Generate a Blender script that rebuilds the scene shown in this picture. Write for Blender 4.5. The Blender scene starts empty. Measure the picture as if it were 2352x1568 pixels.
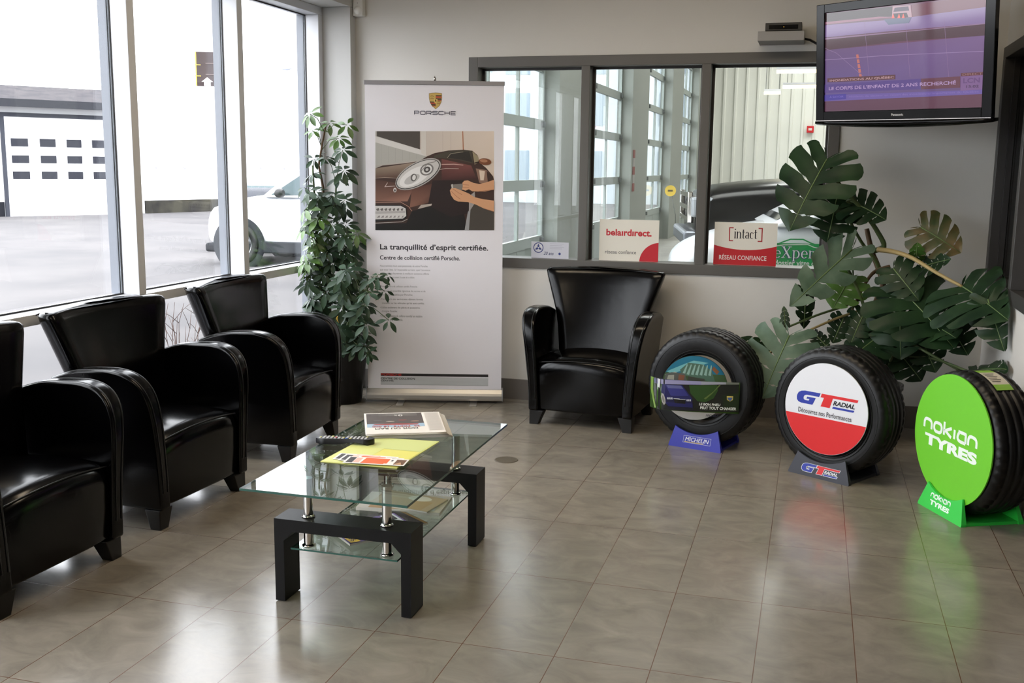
import bpy, bmesh, math, random
import numpy as np
from mathutils import Vector, Matrix
from mathutils.geometry import tessellate_polygon

SC = bpy.context.scene
COL = SC.collection
PI = math.pi
random.seed(7)

# ------------------------------------------------------------------ camera, sky, lamps, exposure
cam_d = bpy.data.cameras.new('camera')
cam_d.sensor_width = 36.0
cam_d.lens = 36.0 * 2406.15 / 2352.0
cam_d.clip_end = 300
cam = bpy.data.objects.new('camera', cam_d)
COL.objects.link(cam)
PIT, ROL, YAW = 0.165745, 0.01153, 0.278015
_f = Vector((-math.sin(YAW) * math.cos(PIT), math.cos(YAW) * math.cos(PIT), -math.sin(PIT)))
_r0 = Vector((math.cos(YAW), math.sin(YAW), 0))
_u0 = _r0.cross(_f)
_r = _r0 * math.cos(ROL) + _u0 * math.sin(ROL)
_u = _u0 * math.cos(ROL) - _r0 * math.sin(ROL)
cam.matrix_world = Matrix(((_r.x, _u.x, -_f.x, 0), (_r.y, _u.y, -_f.y, 0), (_r.z, _u.z, -_f.z, 1.5), (0, 0, 0, 1)))
SC.camera = cam

world = bpy.data.worlds.new('overcast_sky')
SC.world = world
world.use_nodes = True
wb = world.node_tree.nodes['Background']
wb.inputs['Color'].default_value = (0.97, 0.965, 1.0, 1)
wb.inputs['Strength'].default_value = 5.0

def lamp(name, loc, sx, sy, power, color, rot=(0, 0, 0)):
    d = bpy.data.lights.new(name, 'AREA')
    d.shape = 'RECTANGLE'
    d.size, d.size_y, d.energy, d.color = sx, sy, power, color
    o = bpy.data.objects.new(name, d)
    o.location, o.rotation_euler = loc, rot
    COL.objects.link(o)
    return o

ROOM_LAMPS = [(-1.5, 4.2, 2.96), (-0.2, 4.2, 2.96), (-1.25, 0.6, 2.96)]
for _p in ROOM_LAMPS:
    lamp('ceiling_lamp_light', (_p[0], _p[1], _p[2] - 0.035), 1.15, 0.5, 7.5, (1.0, 0.88, 0.72))
for _p in [(-0.2, 12.0), (1.5, 20.0), (1.5, 27.0)]:
    lamp('garage_fill_light', (_p[0], _p[1], 5.9), 5.0, 3.0, 240, (1.0, 0.99, 0.97))  # broad fill panels added to brighten the garage, apart from its tube lamps

SC.view_settings.view_transform = 'Standard'
SC.view_settings.look = 'None'
SC.view_settings.exposure = 0.74
SC.view_settings.gamma = 1.0
SC.view_settings.use_curve_mapping = False
SC.cycles.max_bounces = 10
SC.cycles.diffuse_bounces = 5
SC.cycles.glossy_bounces = 4
SC.cycles.transparent_max_bounces = 24
SC.cycles.sample_clamp_indirect = 6.0

# ------------------------------------------------------------------ materials
def lin(c):
    if isinstance(c, str):
        c = tuple(int(c[i:i + 2], 16) for i in (1, 3, 5))
    r = []
    for v in c[:3]:
        v = v / 255.0
        r.append(v / 12.92 if v <= 0.04045 else ((v + 0.055) / 1.055) ** 2.4)
    return (r[0], r[1], r[2], 1.0)

MATS = {}
def mat(name, color, rough=0.5, metal=0.0, spec=0.5, coat=0.0, bump=None, vary=None, emit=None):
    if name in MATS:
        return MATS[name]
    m = bpy.data.materials.new(name)
    m.use_nodes = True
    nt = m.node_tree
    b = nt.nodes['Principled BSDF']
    b.inputs['Base Color'].default_value = lin(color)
    b.inputs['Roughness'].default_value = rough
    b.inputs['Metallic'].default_value = metal
    b.inputs['Specular IOR Level'].default_value = spec
    b.inputs['Coat Weight'].default_value = coat
    b.inputs['Coat Roughness'].default_value = 0.1
    if emit:
        b.inputs['Emission Color'].default_value = lin(emit[0])
        b.inputs['Emission Strength'].default_value = emit[1]
    tc = None
    if bump or vary:
        tc = nt.nodes.new('ShaderNodeTexCoord')
    if bump:
        n = nt.nodes.new('ShaderNodeTexNoise')
        n.inputs['Scale'].default_value = bump[0]
        n.inputs['Detail'].default_value = 6
        nt.links.new(tc.outputs['Object'], n.inputs['Vector'])
        bp = nt.nodes.new('ShaderNodeBump')
        bp.inputs['Strength'].default_value = bump[1]
        bp.inputs['Distance'].default_value = 0.01
        nt.links.new(n.outputs['Fac'], bp.inputs['Height'])
        nt.links.new(bp.outputs['Normal'], b.inputs['Normal'])
    if vary:
        n = nt.nodes.new('ShaderNodeTexNoise')
        n.inputs['Scale'].default_value = vary[0]
        n.inputs['Detail'].default_value = 5
        nt.links.new(tc.outputs['Object'], n.inputs['Vector'])
        rp = nt.nodes.new('ShaderNodeValToRGB')
        rp.color_ramp.elements[0].position = 0.35
        rp.color_ramp.elements[1].position = 0.65
        rp.color_ramp.elements[0].color = lin(vary[1])
        rp.color_ramp.elements[1].color = lin(vary[2])
        nt.links.new(n.outputs['Fac'], rp.inputs['Fac'])
        nt.links.new(rp.outputs['Color'], b.inputs['Base Color'])
    MATS[name] = m
    return m

def glass_mat(name, tint, refl=1.0, base=0.0):
    m = bpy.data.materials.new(name)
    m.use_nodes = True
    nt = m.node_tree
    nt.nodes.clear()
    out = nt.nodes.new('ShaderNodeOutputMaterial')
    tr = nt.nodes.new('ShaderNodeBsdfTransparent')
    tr.inputs['Color'].default_value = tint
    gl = nt.nodes.new('ShaderNodeBsdfGlossy')
    gl.inputs['Roughness'].default_value = 0.0
    fr = nt.nodes.new('ShaderNodeFresnel')
    fr.inputs['IOR'].default_value = 1.5
    mu = nt.nodes.new('ShaderNodeMath')
    mu.operation = 'MULTIPLY_ADD'
    mu.inputs[1].default_value = refl
    mu.inputs[2].default_value = base
    mu.use_clamp = True
    mx = nt.nodes.new('ShaderNodeMixShader')
    # same reflectance seen from either side of the thin pane
    ge = nt.nodes.new('ShaderNodeNewGeometry')
    io = nt.nodes.new('ShaderNodeMapRange')
    io.inputs['To Min'].default_value = 1.5
    io.inputs['To Max'].default_value = 1.0 / 1.5
    nt.links.new(ge.outputs['Backfacing'], io.inputs['Value'])
    nt.links.new(io.outputs['Result'], fr.inputs['IOR'])
    nt.links.new(fr.outputs[0], mu.inputs[0])
    nt.links.new(mu.outputs[0], mx.inputs[0])
    nt.links.new(tr.outputs[0], mx.inputs[1])
    nt.links.new(gl.outputs[0], mx.inputs[2])
    nt.links.new(mx.outputs[0], out.inputs['Surface'])
    MATS[name] = m
    return m

def print_mat(name, rough=0.45, emit=0.0, coat=0.0):
    m = bpy.data.materials.new(name)
    m.use_nodes = True
    nt = m.node_tree
    b = nt.nodes['Principled BSDF']
    a = nt.nodes.new('ShaderNodeAttribute')
    a.attribute_name = 'Col'
    if emit:
        b.inputs['Base Color'].default_value = (0.01, 0.01, 0.012, 1)
        nt.links.new(a.outputs['Color'], b.inputs['Emission Color'])
        b.inputs['Emission Strength'].default_value = emit
    else:
        nt.links.new(a.outputs['Color'], b.inputs['Base Color'])
    b.inputs['Roughness'].default_value = rough
    b.inputs['Coat Weight'].default_value = coat
    MATS[name] = m
    return m

def floor_mat():
    m = bpy.data.materials.new('slate_tile')
    m.use_nodes = True
    nt = m.node_tree
    b = nt.nodes['Principled BSDF']
    tc = nt.nodes.new('ShaderNodeTexCoord')
    mp = nt.nodes.new('ShaderNodeMapping')
    mp.inputs['Location'].default_value = (1.0005 + 3.0, -2.97 + 6.1, 0)
    br = nt.nodes.new('ShaderNodeTexBrick')
    br.offset = 0.0
    br.inputs['Scale'].default_value = 1.0
    br.inputs['Brick Width'].default_value = 0.30
    br.inputs['Row Height'].default_value = 0.61
    br.inputs['Mortar Size'].default_value = 0.0016
    br.inputs['Mortar Smooth'].default_value = 0.2
    br.inputs['Bias'].default_value = 0.0
    br.inputs['Color1'].default_value = (0.30, 0.30, 0.30, 1)
    br.inputs['Color2'].default_value = (0.70, 0.70, 0.70, 1)
    br.inputs['Mortar'].default_value = (0.5, 0.5, 0.5, 1)
    nt.links.new(tc.outputs['Object'], mp.inputs['Vector'])
    nt.links.new(mp.outputs['Vector'], br.inputs['Vector'])
    # streaky slate pattern
    mp2 = nt.nodes.new('ShaderNodeMapping')
    mp2.inputs['Scale'].default_value = (2.4, 3.6, 1)
    mp2.inputs['Rotation'].default_value = (0, 0, 0.5)
    n1 = nt.nodes.new('ShaderNodeTexNoise')
    n1.inputs['Scale'].default_value = 2.4
    n1.inputs['Detail'].default_value = 9
    n1.inputs['Roughness'].default_value = 0.62
    n1.inputs['Distortion'].default_value = 0.8
    ad = nt.nodes.new('ShaderNodeVectorMath')
    ad.operation = 'MULTIPLY_ADD'
    ad.inputs[1].default_value = (9, 9, 9)
    nt.links.new(br.outputs['Color'], ad.inputs[0])
    nt.links.new(tc.outputs['Object'], ad.inputs[2])
    nt.links.new(ad.outputs[0], mp2.inputs['Vector'])
    nt.links.new(mp2.outputs['Vector'], n1.inputs['Vector'])
    rp = nt.nodes.new('ShaderNodeValToRGB')
    e = rp.color_ramp.elements
    e[0].position, e[1].position = 0.28, 0.75
    e[0].color, e[1].color = lin((114, 108, 98)), lin((142, 134, 122))
    k = e.new(0.5)
    k.color = lin((128, 121, 110))
    nt.links.new(n1.outputs['Fac'], rp.inputs['Fac'])
    mx = nt.nodes.new('ShaderNodeMix')
    mx.data_type = 'RGBA'
    nt.links.new(br.outputs['Fac'], mx.inputs['Factor'])
    nt.links.new(rp.outputs['Color'], mx.inputs['A'])
    mx.inputs['B'].default_value = lin((92, 66, 50))
    nt.links.new(mx.outputs['Result'], b.inputs['Base Color'])
    rr = nt.nodes.new('ShaderNodeMapRange')
    rr.inputs['To Min'].default_value = 0.13
    rr.inputs['To Max'].default_value = 0.25
    nt.links.new(n1.outputs['Fac'], rr.inputs['Value'])
    nt.links.new(rr.outputs['Result'], b.inputs['Roughness'])
    bp = nt.nodes.new('ShaderNodeBump')
    bp.inputs['Strength'].default_value = 0.12
    bp.inputs['Distance'].default_value = 0.004
    sb = nt.nodes.new('ShaderNodeMath')
    sb.operation = 'SUBTRACT'
    nt.links.new(n1.outputs['Fac'], sb.inputs[0])
    nt.links.new(br.outputs['Fac'], sb.inputs[1])
    nt.links.new(sb.outputs[0], bp.inputs['Height'])
    nt.links.new(bp.outputs['Normal'], b.inputs['Normal'])
    b.inputs['Specular IOR Level'].default_value = 0.6
    return m

PAINT = mat('warm_grey_paint', (207, 204, 198), 0.6, bump=(160, 0.03))
SOFFIT = mat('soffit_paint', (190, 190, 188), 0.6)
CEIL = mat('ceiling_paint', (200, 198, 192), 0.8)
ALU = mat('white_aluminium', (214, 216, 222), 0.32, 0.0)
GASK = mat('gasket_black', (18, 18, 20), 0.6)
FRAME = mat('grey_frame_paint', (88, 85, 81), 0.42)
FRAMEDK = mat('dark_frame_paint', (42, 40, 40), 0.45)
BASEB = mat('baseboard_tile', (104, 98, 92), 0.35)
LEATHER = mat('black_leather', (2, 2, 3), 0.18, spec=0.28, bump=(26, 0.03))
LEATHERP = mat('black_piping', (11, 11, 13), 0.32)
LEGW = mat('black_wood', (12, 11, 11), 0.35)
BLACKW = mat('black_table_veneer', (9, 8, 8), 0.42, spec=0.2)
CHROME = mat('chrome', (220, 215, 210), 0.08, 1.0)
ALUM = mat('brushed_aluminium', (190, 188, 184), 0.35, 0.85)
RUBBER = mat('tyre_rubber', (10, 10, 11), 0.40, spec=0.35, bump=(120, 0.05))
PLASTBK = mat('black_plastic', (16, 16, 18), 0.4)
GLOSSBK = mat('gloss_black_plastic', (9, 9, 10), 0.12, spec=0.22)
GLASSW = glass_mat('window_glass', (0.96, 0.98, 0.985, 1), 0.9)
GLASSI = glass_mat('interior_glass', (0.93, 0.95, 0.94, 1), 0.9)
GLASST = glass_mat('table_glass', (0.86, 0.95, 0.92, 1), 1.15, 0.02)
EDGE = mat('glass_edge_green', (16, 74, 62), 0.15, spec=0.6)
PRINT = print_mat('print', 0.45)
PRINTG = print_mat('print_gloss', 0.25, coat=0.3)
SCREEN = print_mat('lit_screen', 0.06, emit=0.55)
POTBK = mat('pot_black', (20, 20, 22), 0.35)
SOIL = mat('soil', (40, 30, 22), 0.9)
LEAFS = mat('schefflera_leaf', (44, 64, 46), 0.42, spec=0.25, vary=(9, (36, 54, 40), (52, 74, 52)))
LEAFM = mat('monstera_leaf', (28, 48, 30), 0.42, spec=0.22, vary=(7, (22, 42, 26), (38, 62, 36)))
LEAFY = mat('monstera_leaf_light', (84, 122, 52), 0.36, vary=(7, (70, 108, 46), (100, 136, 62)))
LEAFG = mat('monstera_leaf_greyish', (80, 100, 82), 0.45, spec=0.25, vary=(7, (70, 92, 74), (98, 118, 100)))  # greyer, paler green for a few of the leaves
LEAFB = mat('monstera_leaf_browning', (58, 76, 40), 0.45, vary=(9, (104, 84, 50), (50, 72, 40)))
STEMG = mat('green_stem', (70, 86, 46), 0.5)
STEMB = mat('brown_stem', (88, 66, 42), 0.7)
STRAW = mat('straw_petiole', (160, 140, 92), 0.6)
ASPH = mat('asphalt', (92, 89, 90), 0.95, spec=0.2, vary=(0.6, (87, 85, 86), (98, 95, 95)))
WHITEP = mat('white_paint_outside', (225, 225, 228), 0.7)
GREYR = mat('grey_shingles', (58, 55, 58), 0.9, spec=0.2, vary=(3, (50, 48, 52), (66, 62, 64)))
CARW = mat('white_car_paint', (232, 234, 238), 0.25, coat=0.6)
CARB = mat('black_car_paint', (12, 13, 14), 0.22, spec=0.35)
CARD = mat('dark_grey_car_paint', (28, 31, 44), 0.25, spec=0.3)
CARGL = mat('car_glass', (34, 44, 48), 0.05, spec=0.8)
CARGLT = mat('car_glass_teal', (44, 66, 70), 0.1, spec=0.4)
CLAD = mat('black_cladding', (42, 44, 48), 0.7, spec=0.15)
RIM = mat('alloy_rim', (176, 178, 182), 0.3, 0.8)

# ------------------------------------------------------------------ geometry helpers
class MB:
    def __init__(self):
        self.bm = bmesh.new()
    def quad_grid(self, rows, close_u=False, cap=False):
        bm = self.bm
        vs = [[bm.verts.new(p) for p in r] for r in rows]
        n = len(rows[0])
        for i in range(len(rows) - 1):
            for j in range(n if close_u else n - 1):
                k = (j + 1) % n
                try:
                    bm.faces.new((vs[i][j], vs[i][k], vs[i + 1][k], vs[i + 1][j]))
                except ValueError:
                    pass
        if cap:
            for r in (vs[0][::-1], vs[-1]):
                try:
                    bm.faces.new(r)
                except ValueError:
                    pass
        return vs
    def box(self, x0, x1, y0, y1, z0, z1):
        a = [(x0, y0), (x1, y0), (x1, y1), (x0, y1)]
        self.quad_grid([[(x, y, z0) for x, y in a], [(x, y, z1) for x, y in a]], True, True)
        return self
    def hexa(self, p):
        self.quad_grid([p[:4], p[4:]], True, True)
        return self
    def prism(self, pts, axis, a, b):
        def mk(p, t):
            if axis == 'x':
                return (t, p[0], p[1])
            if axis == 'y':
                return (p[0], t, p[1])
            return (p[0], p[1], t)
        self.quad_grid([[mk(p, a) for p in pts], [mk(p, b) for p in pts]], True, True)
        return self
    def tube(self, pts, r, n=8, cap=True):
        pts = [Vector(p) for p in pts]
        rs = r if isinstance(r, (list, tuple)) else [r] * len(pts)
        rows = []
        prev = None
        for i, p in enumerate(pts):
            d = (pts[min(i + 1, len(pts) - 1)] - pts[max(i - 1, 0)])
            if d.length < 1e-9:
                d = Vector((0, 0, 1))
            d.normalize()
            if prev is None:
                a = Vector((0, 0, 1)) if abs(d.z) < 0.9 else Vector((1, 0, 0))
                s = d.cross(a).normalized()
            else:
                s = (prev - d * prev.dot(d))
                s = s.normalized() if s.length > 1e-6 else d.orthogonal().normalized()
            prev = s
            t = d.cross(s)
            rows.append([p + (s * math.cos(2 * PI * k / n) + t * math.sin(2 * PI * k / n)) * rs[i] for k in range(n)])
        self.quad_grid(rows, True, cap)
        return self
    def lathe(self, prof, n=32, axis='z', c=(0, 0, 0), close=False, mod=None):
        rows = []
        for i in range(n + 1):
            a = 2 * PI * (i % n) / n
            row = []
            for q, (r, h) in enumerate(prof):
                if mod:
                    r = mod(i % n, q, r)
                if axis == 'z':
                    row.append((c[0] + r * math.cos(a), c[1] + r * math.sin(a), c[2] + h))
                elif axis == 'y':
                    row.append((c[0] + r * math.cos(a), c[1] + h, c[2] + r * math.sin(a)))
                else:
                    row.append((c[0] + h, c[1] + r * math.cos(a), c[2] + r * math.sin(a)))
            rows.append(row)
        self.quad_grid(rows, close)
        bmesh.ops.remove_doubles(self.bm, verts=self.bm.verts, dist=1e-6)
        return self
    def obj(self, name, m, parent=None, smooth=False, bevel=0.0, seg=2, ang=40, tag=None):
        bm = self.bm
        bmesh.ops.recalc_face_normals(bm, faces=bm.faces)
        me = bpy.data.meshes.new(name)
        bm.to_mesh(me)
        bm.free()
        if smooth:
            for p in me.polygons:
                p.use_smooth = True
        me.materials.append(m)
        return link(name, me, parent, bevel, seg, ang, smooth)

def link(name, me, parent=None, bevel=0.0, seg=2, ang=40, smooth=False):
    o = bpy.data.objects.new(name, me)
    COL.objects.link(o)
    if parent:
        o.parent = parent
    if bevel:
        b = o.modifiers.new('bevel', 'BEVEL')
        b.width, b.segments, b.limit_method, b.angle_limit = bevel, seg, 'ANGLE', math.radians(ang)
        b.harden_normals = False
        if smooth:
            o.modifiers.new('wn', 'WEIGHTED_NORMAL')
    return o

def tag(o, label, cat, group=None):
    o['label'], o['category'] = label, cat
    if group:
        o['group'] = group
    return o

def thing(name, label, cat, loc=(0, 0, 0), rz=0.0, group=None):
    o = bpy.data.objects.new(name, None)
    o.empty_display_size = 0.1
    COL.objects.link(o)
    o.location, o.rotation_euler = loc, (0, 0, rz)
    return tag(o, label, cat, group)

def struct(o):
    o['kind'] = 'structure'
    return o

def dup(root, loc, rz, label, group=None):
    r = root.copy()
    COL.objects.link(r)
    r.location, r.rotation_euler = loc, (0, 0, rz)
    r['label'] = label
    if group:
        r['group'] = group
    for ch in list(root.children):
        c = ch.copy()
        COL.objects.link(c)
        c.parent = r
        for g in list(ch.children):
            d = g.copy()
            COL.objects.link(d)
            d.parent = c
    return r

# pixel of the photograph -> point on a plane (used to set out fixed coordinates)
def ray(px, py):
    return (_r * ((px - 1176) / 2406.15) - _u * ((py - 784) / 2406.15) + _f)
def at_y(px, py, y):
    d = ray(px, py)
    return Vector((0, 0, 1.5)) + d * (y / d.y)
def at_z(px, py, z=0.0):
    d = ray(px, py)
    return Vector((0, 0, 1.5)) + d * ((z - 1.5) / d.z)

# ------------------------------------------------------------------ flat printed art
_TXT = {}
def text_mesh(s, bold=0.0, shear=0.0):
    key = (s, bold, shear)
    if key in _TXT:
        return _TXT[key]
    cu = bpy.data.curves.new('t', 'FONT')
    cu.body, cu.size, cu.offset, cu.shear = s, 1.0, bold, shear
    cu.resolution_u = 3
    o = bpy.data.objects.new('t', cu)
    COL.objects.link(o)
    bpy.context.view_layer.update()
    me = bpy.data.meshes.new_from_object(o)
    vs = [(v.co.x, v.co.y) for v in me.vertices]
    fs = [tuple(p.vertices) for p in me.polygons]
    bpy.data.objects.remove(o)
    bpy.data.curves.remove(cu)
    bpy.data.meshes.remove(me)
    _TXT[key] = (vs, fs)
    return _TXT[key]

class Art:
    """flat print: polygons in (u, v) put on a surface by fn(u, v, lift)"""
    def __init__(self, fn, lift=0.0006):
        self.fn, self.lift = fn, lift
        self.v, self.f, self.c = [], [], []
        self.layer = 1
        self.pre = lambda u, v: (u, v)
    def add(self, vs, fs, cols):
        n = len(self.v)
        for (u, v) in vs:
            u, v = self.pre(u, v)
            self.v.append(self.fn(u, v, self.lift * self.layer))
        for f, c in zip(fs, cols):
            self.f.append(tuple(i + n for i in f))
            self.c.append(c)
    def poly(self, pts, col, up=True):
        if up:
            self.layer += 1
        c = lin(col)
        tris = tessellate_polygon([[Vector((p[0], p[1], 0)) for p in pts]])
        self.add(pts, tris, [[c] * 3 for _ in tris])
    def grad(self, pts, cols, up=True):
        """quad or triangle with a colour for each corner"""
        if up:
            self.layer += 1
        self.add(pts, [tuple(range(len(pts)))], [[lin(c) for c in cols]])
    def rect(self, u0, v0, u1, v1, col, up=True):
        self.poly([(u0, v0), (u1, v0), (u1, v1), (u0, v1)], col, up)
    def ell(self, cx, cy, rx, ry, col, n=28, rot=0.0, a0=0.0, a1=2 * PI):
        c, s = math.cos(rot), math.sin(rot)
        p = []
        for i in range(n + (0 if abs(a1 - a0 - 2 * PI) < 1e-6 else 1)):
            a = a0 + (a1 - a0) * i / n
            x, y = rx * math.cos(a), ry * math.sin(a)
            p.append((cx + x * c - y * s, cy + x * s + y * c))
        self.poly(p, col)
    def stroke(self, pts, w, col, up=True):
        """polyline of width w (number or list), square ends, mitred joints"""
        if up:
            self.layer += 1
        n = len(pts)
        ws = w if isinstance(w, (list, tuple)) else [w] * n
        L, R = [], []
        for i in range(n):
            p = Vector(pts[i])
            d0 = (p - Vector(pts[i - 1])).normalized() if i else None
            d1 = (Vector(pts[i + 1]) - p).normalized() if i < n - 1 else None
            d = ((d0 or d1) + (d1 or d0))
            d = d.normalized() if d.length > 1e-6 else (d0 or d1)
            k = 1.0
            if d0 is not None and d1 is not None:
                k = 1.0 / max(0.45, d.dot(d0))
            nn = Vector((-d.y, d.x)) * ws[i] * 0.5 * k
            L.append(p + nn)
            R.append(p - nn)
        vs = [tuple(q) for q in L] + [tuple(q) for q in R]
        fs = [(i, i + 1, n + i + 1, n + i) for i in range(n - 1)]
        c = lin(col)
        self.add(vs, fs, [[c] * 4 for _ in fs])
    def text(self, s, u0, v0, u1, v1, col, bold=0.0, shear=0.0):
        """text stretched into the box; v0 baseline side"""
        if bold and 'M' in s:      # the capital M of the font does not take an outline offset well
            d = bold * 0.55 * (v1 - v0)
            for k in (-1, 0, 1):
                self.text(s, u0 + d + k * d, v0, u1 - d + k * d, v1, col, 0.0, shear)
            return
        self.layer += 1
        vs, fs = text_mesh(s, bold, shear)
        if not vs:
            return
        xs, ys = [p[0] for p in vs], [p[1] for p in vs]
        x0, x1, y0, y1 = min(xs), max(xs), min(ys), max(ys)
        q = [(u0 + (x - x0) / (x1 - x0) * (u1 - u0), v0 + (y - y0) / (y1 - y0) * (v1 - v0)) for x, y in vs]
        c = lin(col)
        self.add(q, fs, [[c] * len(f) for f in fs])
    def obj(self, name, parent, m=None):
        me = bpy.data.meshes.new(name)
        me.from_pydata([tuple(p) for p in self.v], [], self.f)
        at = me.color_attributes.new('Col', 'FLOAT_COLOR', 'CORNER')
        k = 0
        for poly, c in zip(me.polygons, self.c):
            for j in range(len(poly.vertices)):
                at.data[k].color = c[j]
                k += 1
        me.materials.append(m or PRINT)
        return link(name, me, parent)

def homog(src, dst):
    A = []
    for (x, y), (u, v) in zip(src, dst):
        A.append([x, y, 1, 0, 0, 0, -u * x, -u * y, -u])
        A.append([0, 0, 0, x, y, 1, -v * x, -v * y, -v])
    h = np.linalg.svd(np.array(A, float))[2][-1].reshape(3, 3)
    def f(x, y):
        p = h @ np.array([x, y, 1.0])
        return (float(p[0] / p[2]), float(p[1] / p[2]))
    return f

def arc(cx, cy, r, a0, a1, n=8, ry=None):
    ry = ry or r
    return [(cx + r * math.cos(math.radians(a0 + (a1 - a0) * i / n)), cy + ry * math.sin(math.radians(a0 + (a1 - a0) * i / n))) for i in range(n + 1)]

# ================================================================== SETTING
YB = 6.447           # back wall plane
XI = -3.11           # inner plane of the glazed wall
XR = 0.963           # right wall plane
struct(MB().box(-3.26, 4.6, -4.0, 6.60, -0.12, 0.0).obj('floor', floor_mat()))
struct(MB().box(-3.26, 4.6, -4.0, 6.60, 3.0, 3.12).obj('ceiling', CEIL))
w = MB()
OX0, OX1, OZ0, OZ1 = -2.095, 0.068, 0.905, 2.125
w.box(-3.26, OX0, YB, 6.60, 0, 3.0).box(OX1, 1.2, YB, 6.60, 0, 3.0)
w.box(OX0, OX1, YB, 6.60, 0, OZ0).box(OX0, OX1, YB, 6.60, OZ1, 3.0)
struct(w.obj('wall_back', PAINT))
w = MB()
w.box(XR, XR + 0.14, 4.9, YB, 0, 0.87).box(XR, XR + 0.14, 4.9, YB, 2.16, 3.0)
w.box(XR, XR + 0.14, 4.9, 5.0, 0.87, 2.16).box(XR, XR + 0.14, 6.44, YB, 0.87, 2.16)
struct(w.obj('wall_right', PAINT))
struct(MB().box(4.5, 4.6, -4.0, 6.6, 0, 3.0).obj('wall_far_right', mat('dim_wall_paint', (120, 116, 110), 0.7)))
struct(MB().box(-3.26, 4.6, -4.1, -4.0, 0, 3.0).obj('wall_front', mat('front_wall_paint', (150, 144, 134), 0.7)))
# baseboards
struct(MB().box(-2.915, XR, YB - 0.012, YB, 0, 0.133).obj('baseboard_back', BASEB))
struct(MB().box(-2.914, -2.906, YB - 0.08, YB - 0.012, 0, 0.133).obj('baseboard_column', BASEB))
struct(MB().box(XR - 0.012, XR, 4.9, YB - 0.012, 0, 0.133).obj('baseboard_right', BASEB))
# corner column and soffit over the glazing
struct(MB().box(-3.26, -2.915, YB - 0.08, YB - 0.0005, 0, 2.488).obj('trim_1', SOFFIT))
struct(MB().box(-3.26, -2.915, -4.0, YB - 0.001, 2.49, 2.9995).obj('trim_2', SOFFIT))

# glazed wall on the left: rails, mullions, panes
YJ = 6.366
edges = [YJ, 5.372, 4.392, 3.40, 2.41, 1.42, 0.43, -0.56, -1.55, -2.54, -3.53]
tn = 3
def rail(z0, z1, name):
    o = MB().box(XI - 0.15, XI, -4.0, YJ, z0, z1).obj(name, ALU, bevel=0.002)
    struct(o)
    return o
rail(0.820, 0.866, 'trim_3')
rail(2.440, 2.4895, 'trim_4')
rail(0.0, 0.085, 'trim_5')
tn = 6
for i, y in enumerate(edges):
    y0 = y - 0.055
    for z0, z1 in ((0.0855, 0.8195), (0.8665, 2.4395)):
        o = MB().box(XI - 0.15, XI, y0, y, z0, z1).obj('trim_%d' % tn, ALU, bevel=0.002)
        struct(o)
        tn += 1
        g = MB()
        g.box(XI - 0.096, XI - 0.090, y0 - 0.004, y0 - 0.0002, z0, z1)
        g.obj('gasket', GASK, o)
        MB().box(XI - 0.151, XI - 0.104, y0 - 0.009, y0 - 0.0002, z0, z1).obj('glazing_stop', mat('grey_stop', (108, 112, 120), 0.5), o)
wn = 1
ys = edges + [-4.0]
for i in range(len(ys) - 1):
    a, b = ys[i + 1] + 0.0002, ys[i] - 0.0552
    for z0, z1 in ((0.0855, 0.8195), (0.8665, 2.4395)):
        o = MB().box(XI - 0.103, XI - 0.097, a, b, z0, z1).obj('window_%d' % wn, GLASSW)
        struct(o)
        wn += 1
        if z0 > 0.5:
            MB().box(XI - 0.0965, XI - 0.090, a, b - 0.005, z0, z0 + 0.007).obj('gasket', GASK, o)
            MB().box(XI - 0.0965, XI - 0.090, a, b - 0.005, z1 - 0.007, z1).obj('gasket', GASK, o)

# interior window in the back wall
def frame_bars(x0, x1, z0, z1, mulls, name, face, y0, y1):
    m = MB()
    m.box(x0, x0 + face, y0, y1, z0, z1).box(x1 - face, x1, y0, y1, z0, z1)
    m.box(x0 + face, x1 - face, y0, y1, z0, z0 + face).box(x0 + face, x1 - face, y0, y1, z1 - face, z1)
    for a, b in mulls:
        m.box(a, b, y0, y1, z0 + face, z1 - face)
    return m
o = struct(frame_bars(-2.14, 0.113, 0.860, 2.170, [(-1.415, -1.361), (-0.687, -0.633)], 'f', 0.062, YB - 0.014, 6.615).obj('window_%d' % wn, FRAME, bevel=0.002))
WIN_IN = o
cells = [(-2.078, -1.415), (-1.361, -0.687), (-0.633, 0.051)]
for a, b in cells:
    MB().box(a, b, 6.555, 6.561, 0.922, 2.108).obj('pane', GLASSI, o)
    s = MB()
    s.box(a, a + 0.014, 6.535, 6.554, 0.922, 2.108).box(b - 0.014, b, 6.535, 6.554, 0.922, 2.108)
    s.box(a + 0.014, b - 0.014, 6.535, 6.554, 2.094, 2.108)
    s.obj('glazing_bead', FRAMEDK, o)
wn += 1
# dark framed window in the right wall
m = MB()
X0, X1 = XR - 0.016, XR + 0.15
m.box(X0, X1, 4.94, 6.436, 0.855, 0.925).box(X0, X1, 4.94, 6.436, 2.11, 2.17)
m.box(X0, X1, 6.37, 6.436, 0.925, 2.11).box(X0, X1, 5.62, 5.68, 0.925, 2.11).box(X0, X1, 4.94, 5.0, 0.925, 2.11)
o = struct(m.obj('window_%d' % wn, mat('right_frame_paint', (56, 54, 53), 0.45), bevel=0.003))
MB().box(XR + 0.06, XR + 0.066, 5.68, 6.37, 0.925, 2.11).obj('pane', GLASSI, o)
MB().box(XR + 0.06, XR + 0.066, 5.0, 5.62, 0.925, 2.11).obj('pane', GLASSI, o)
MB().box(XR + 0.03, XR + 0.058, 6.335, 6.3695, 0.925, 2.11).obj('glazing_bead', FRAMEDK, o)
struct(MB().box(1.9, 1.95, 4.5, 6.6, 0, 3.0).obj('wall_room_beyond', mat('dark_room_shade', (40, 38, 38), 0.8)))  # darkness of the space beyond the pane is put into this wall's colour

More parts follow.
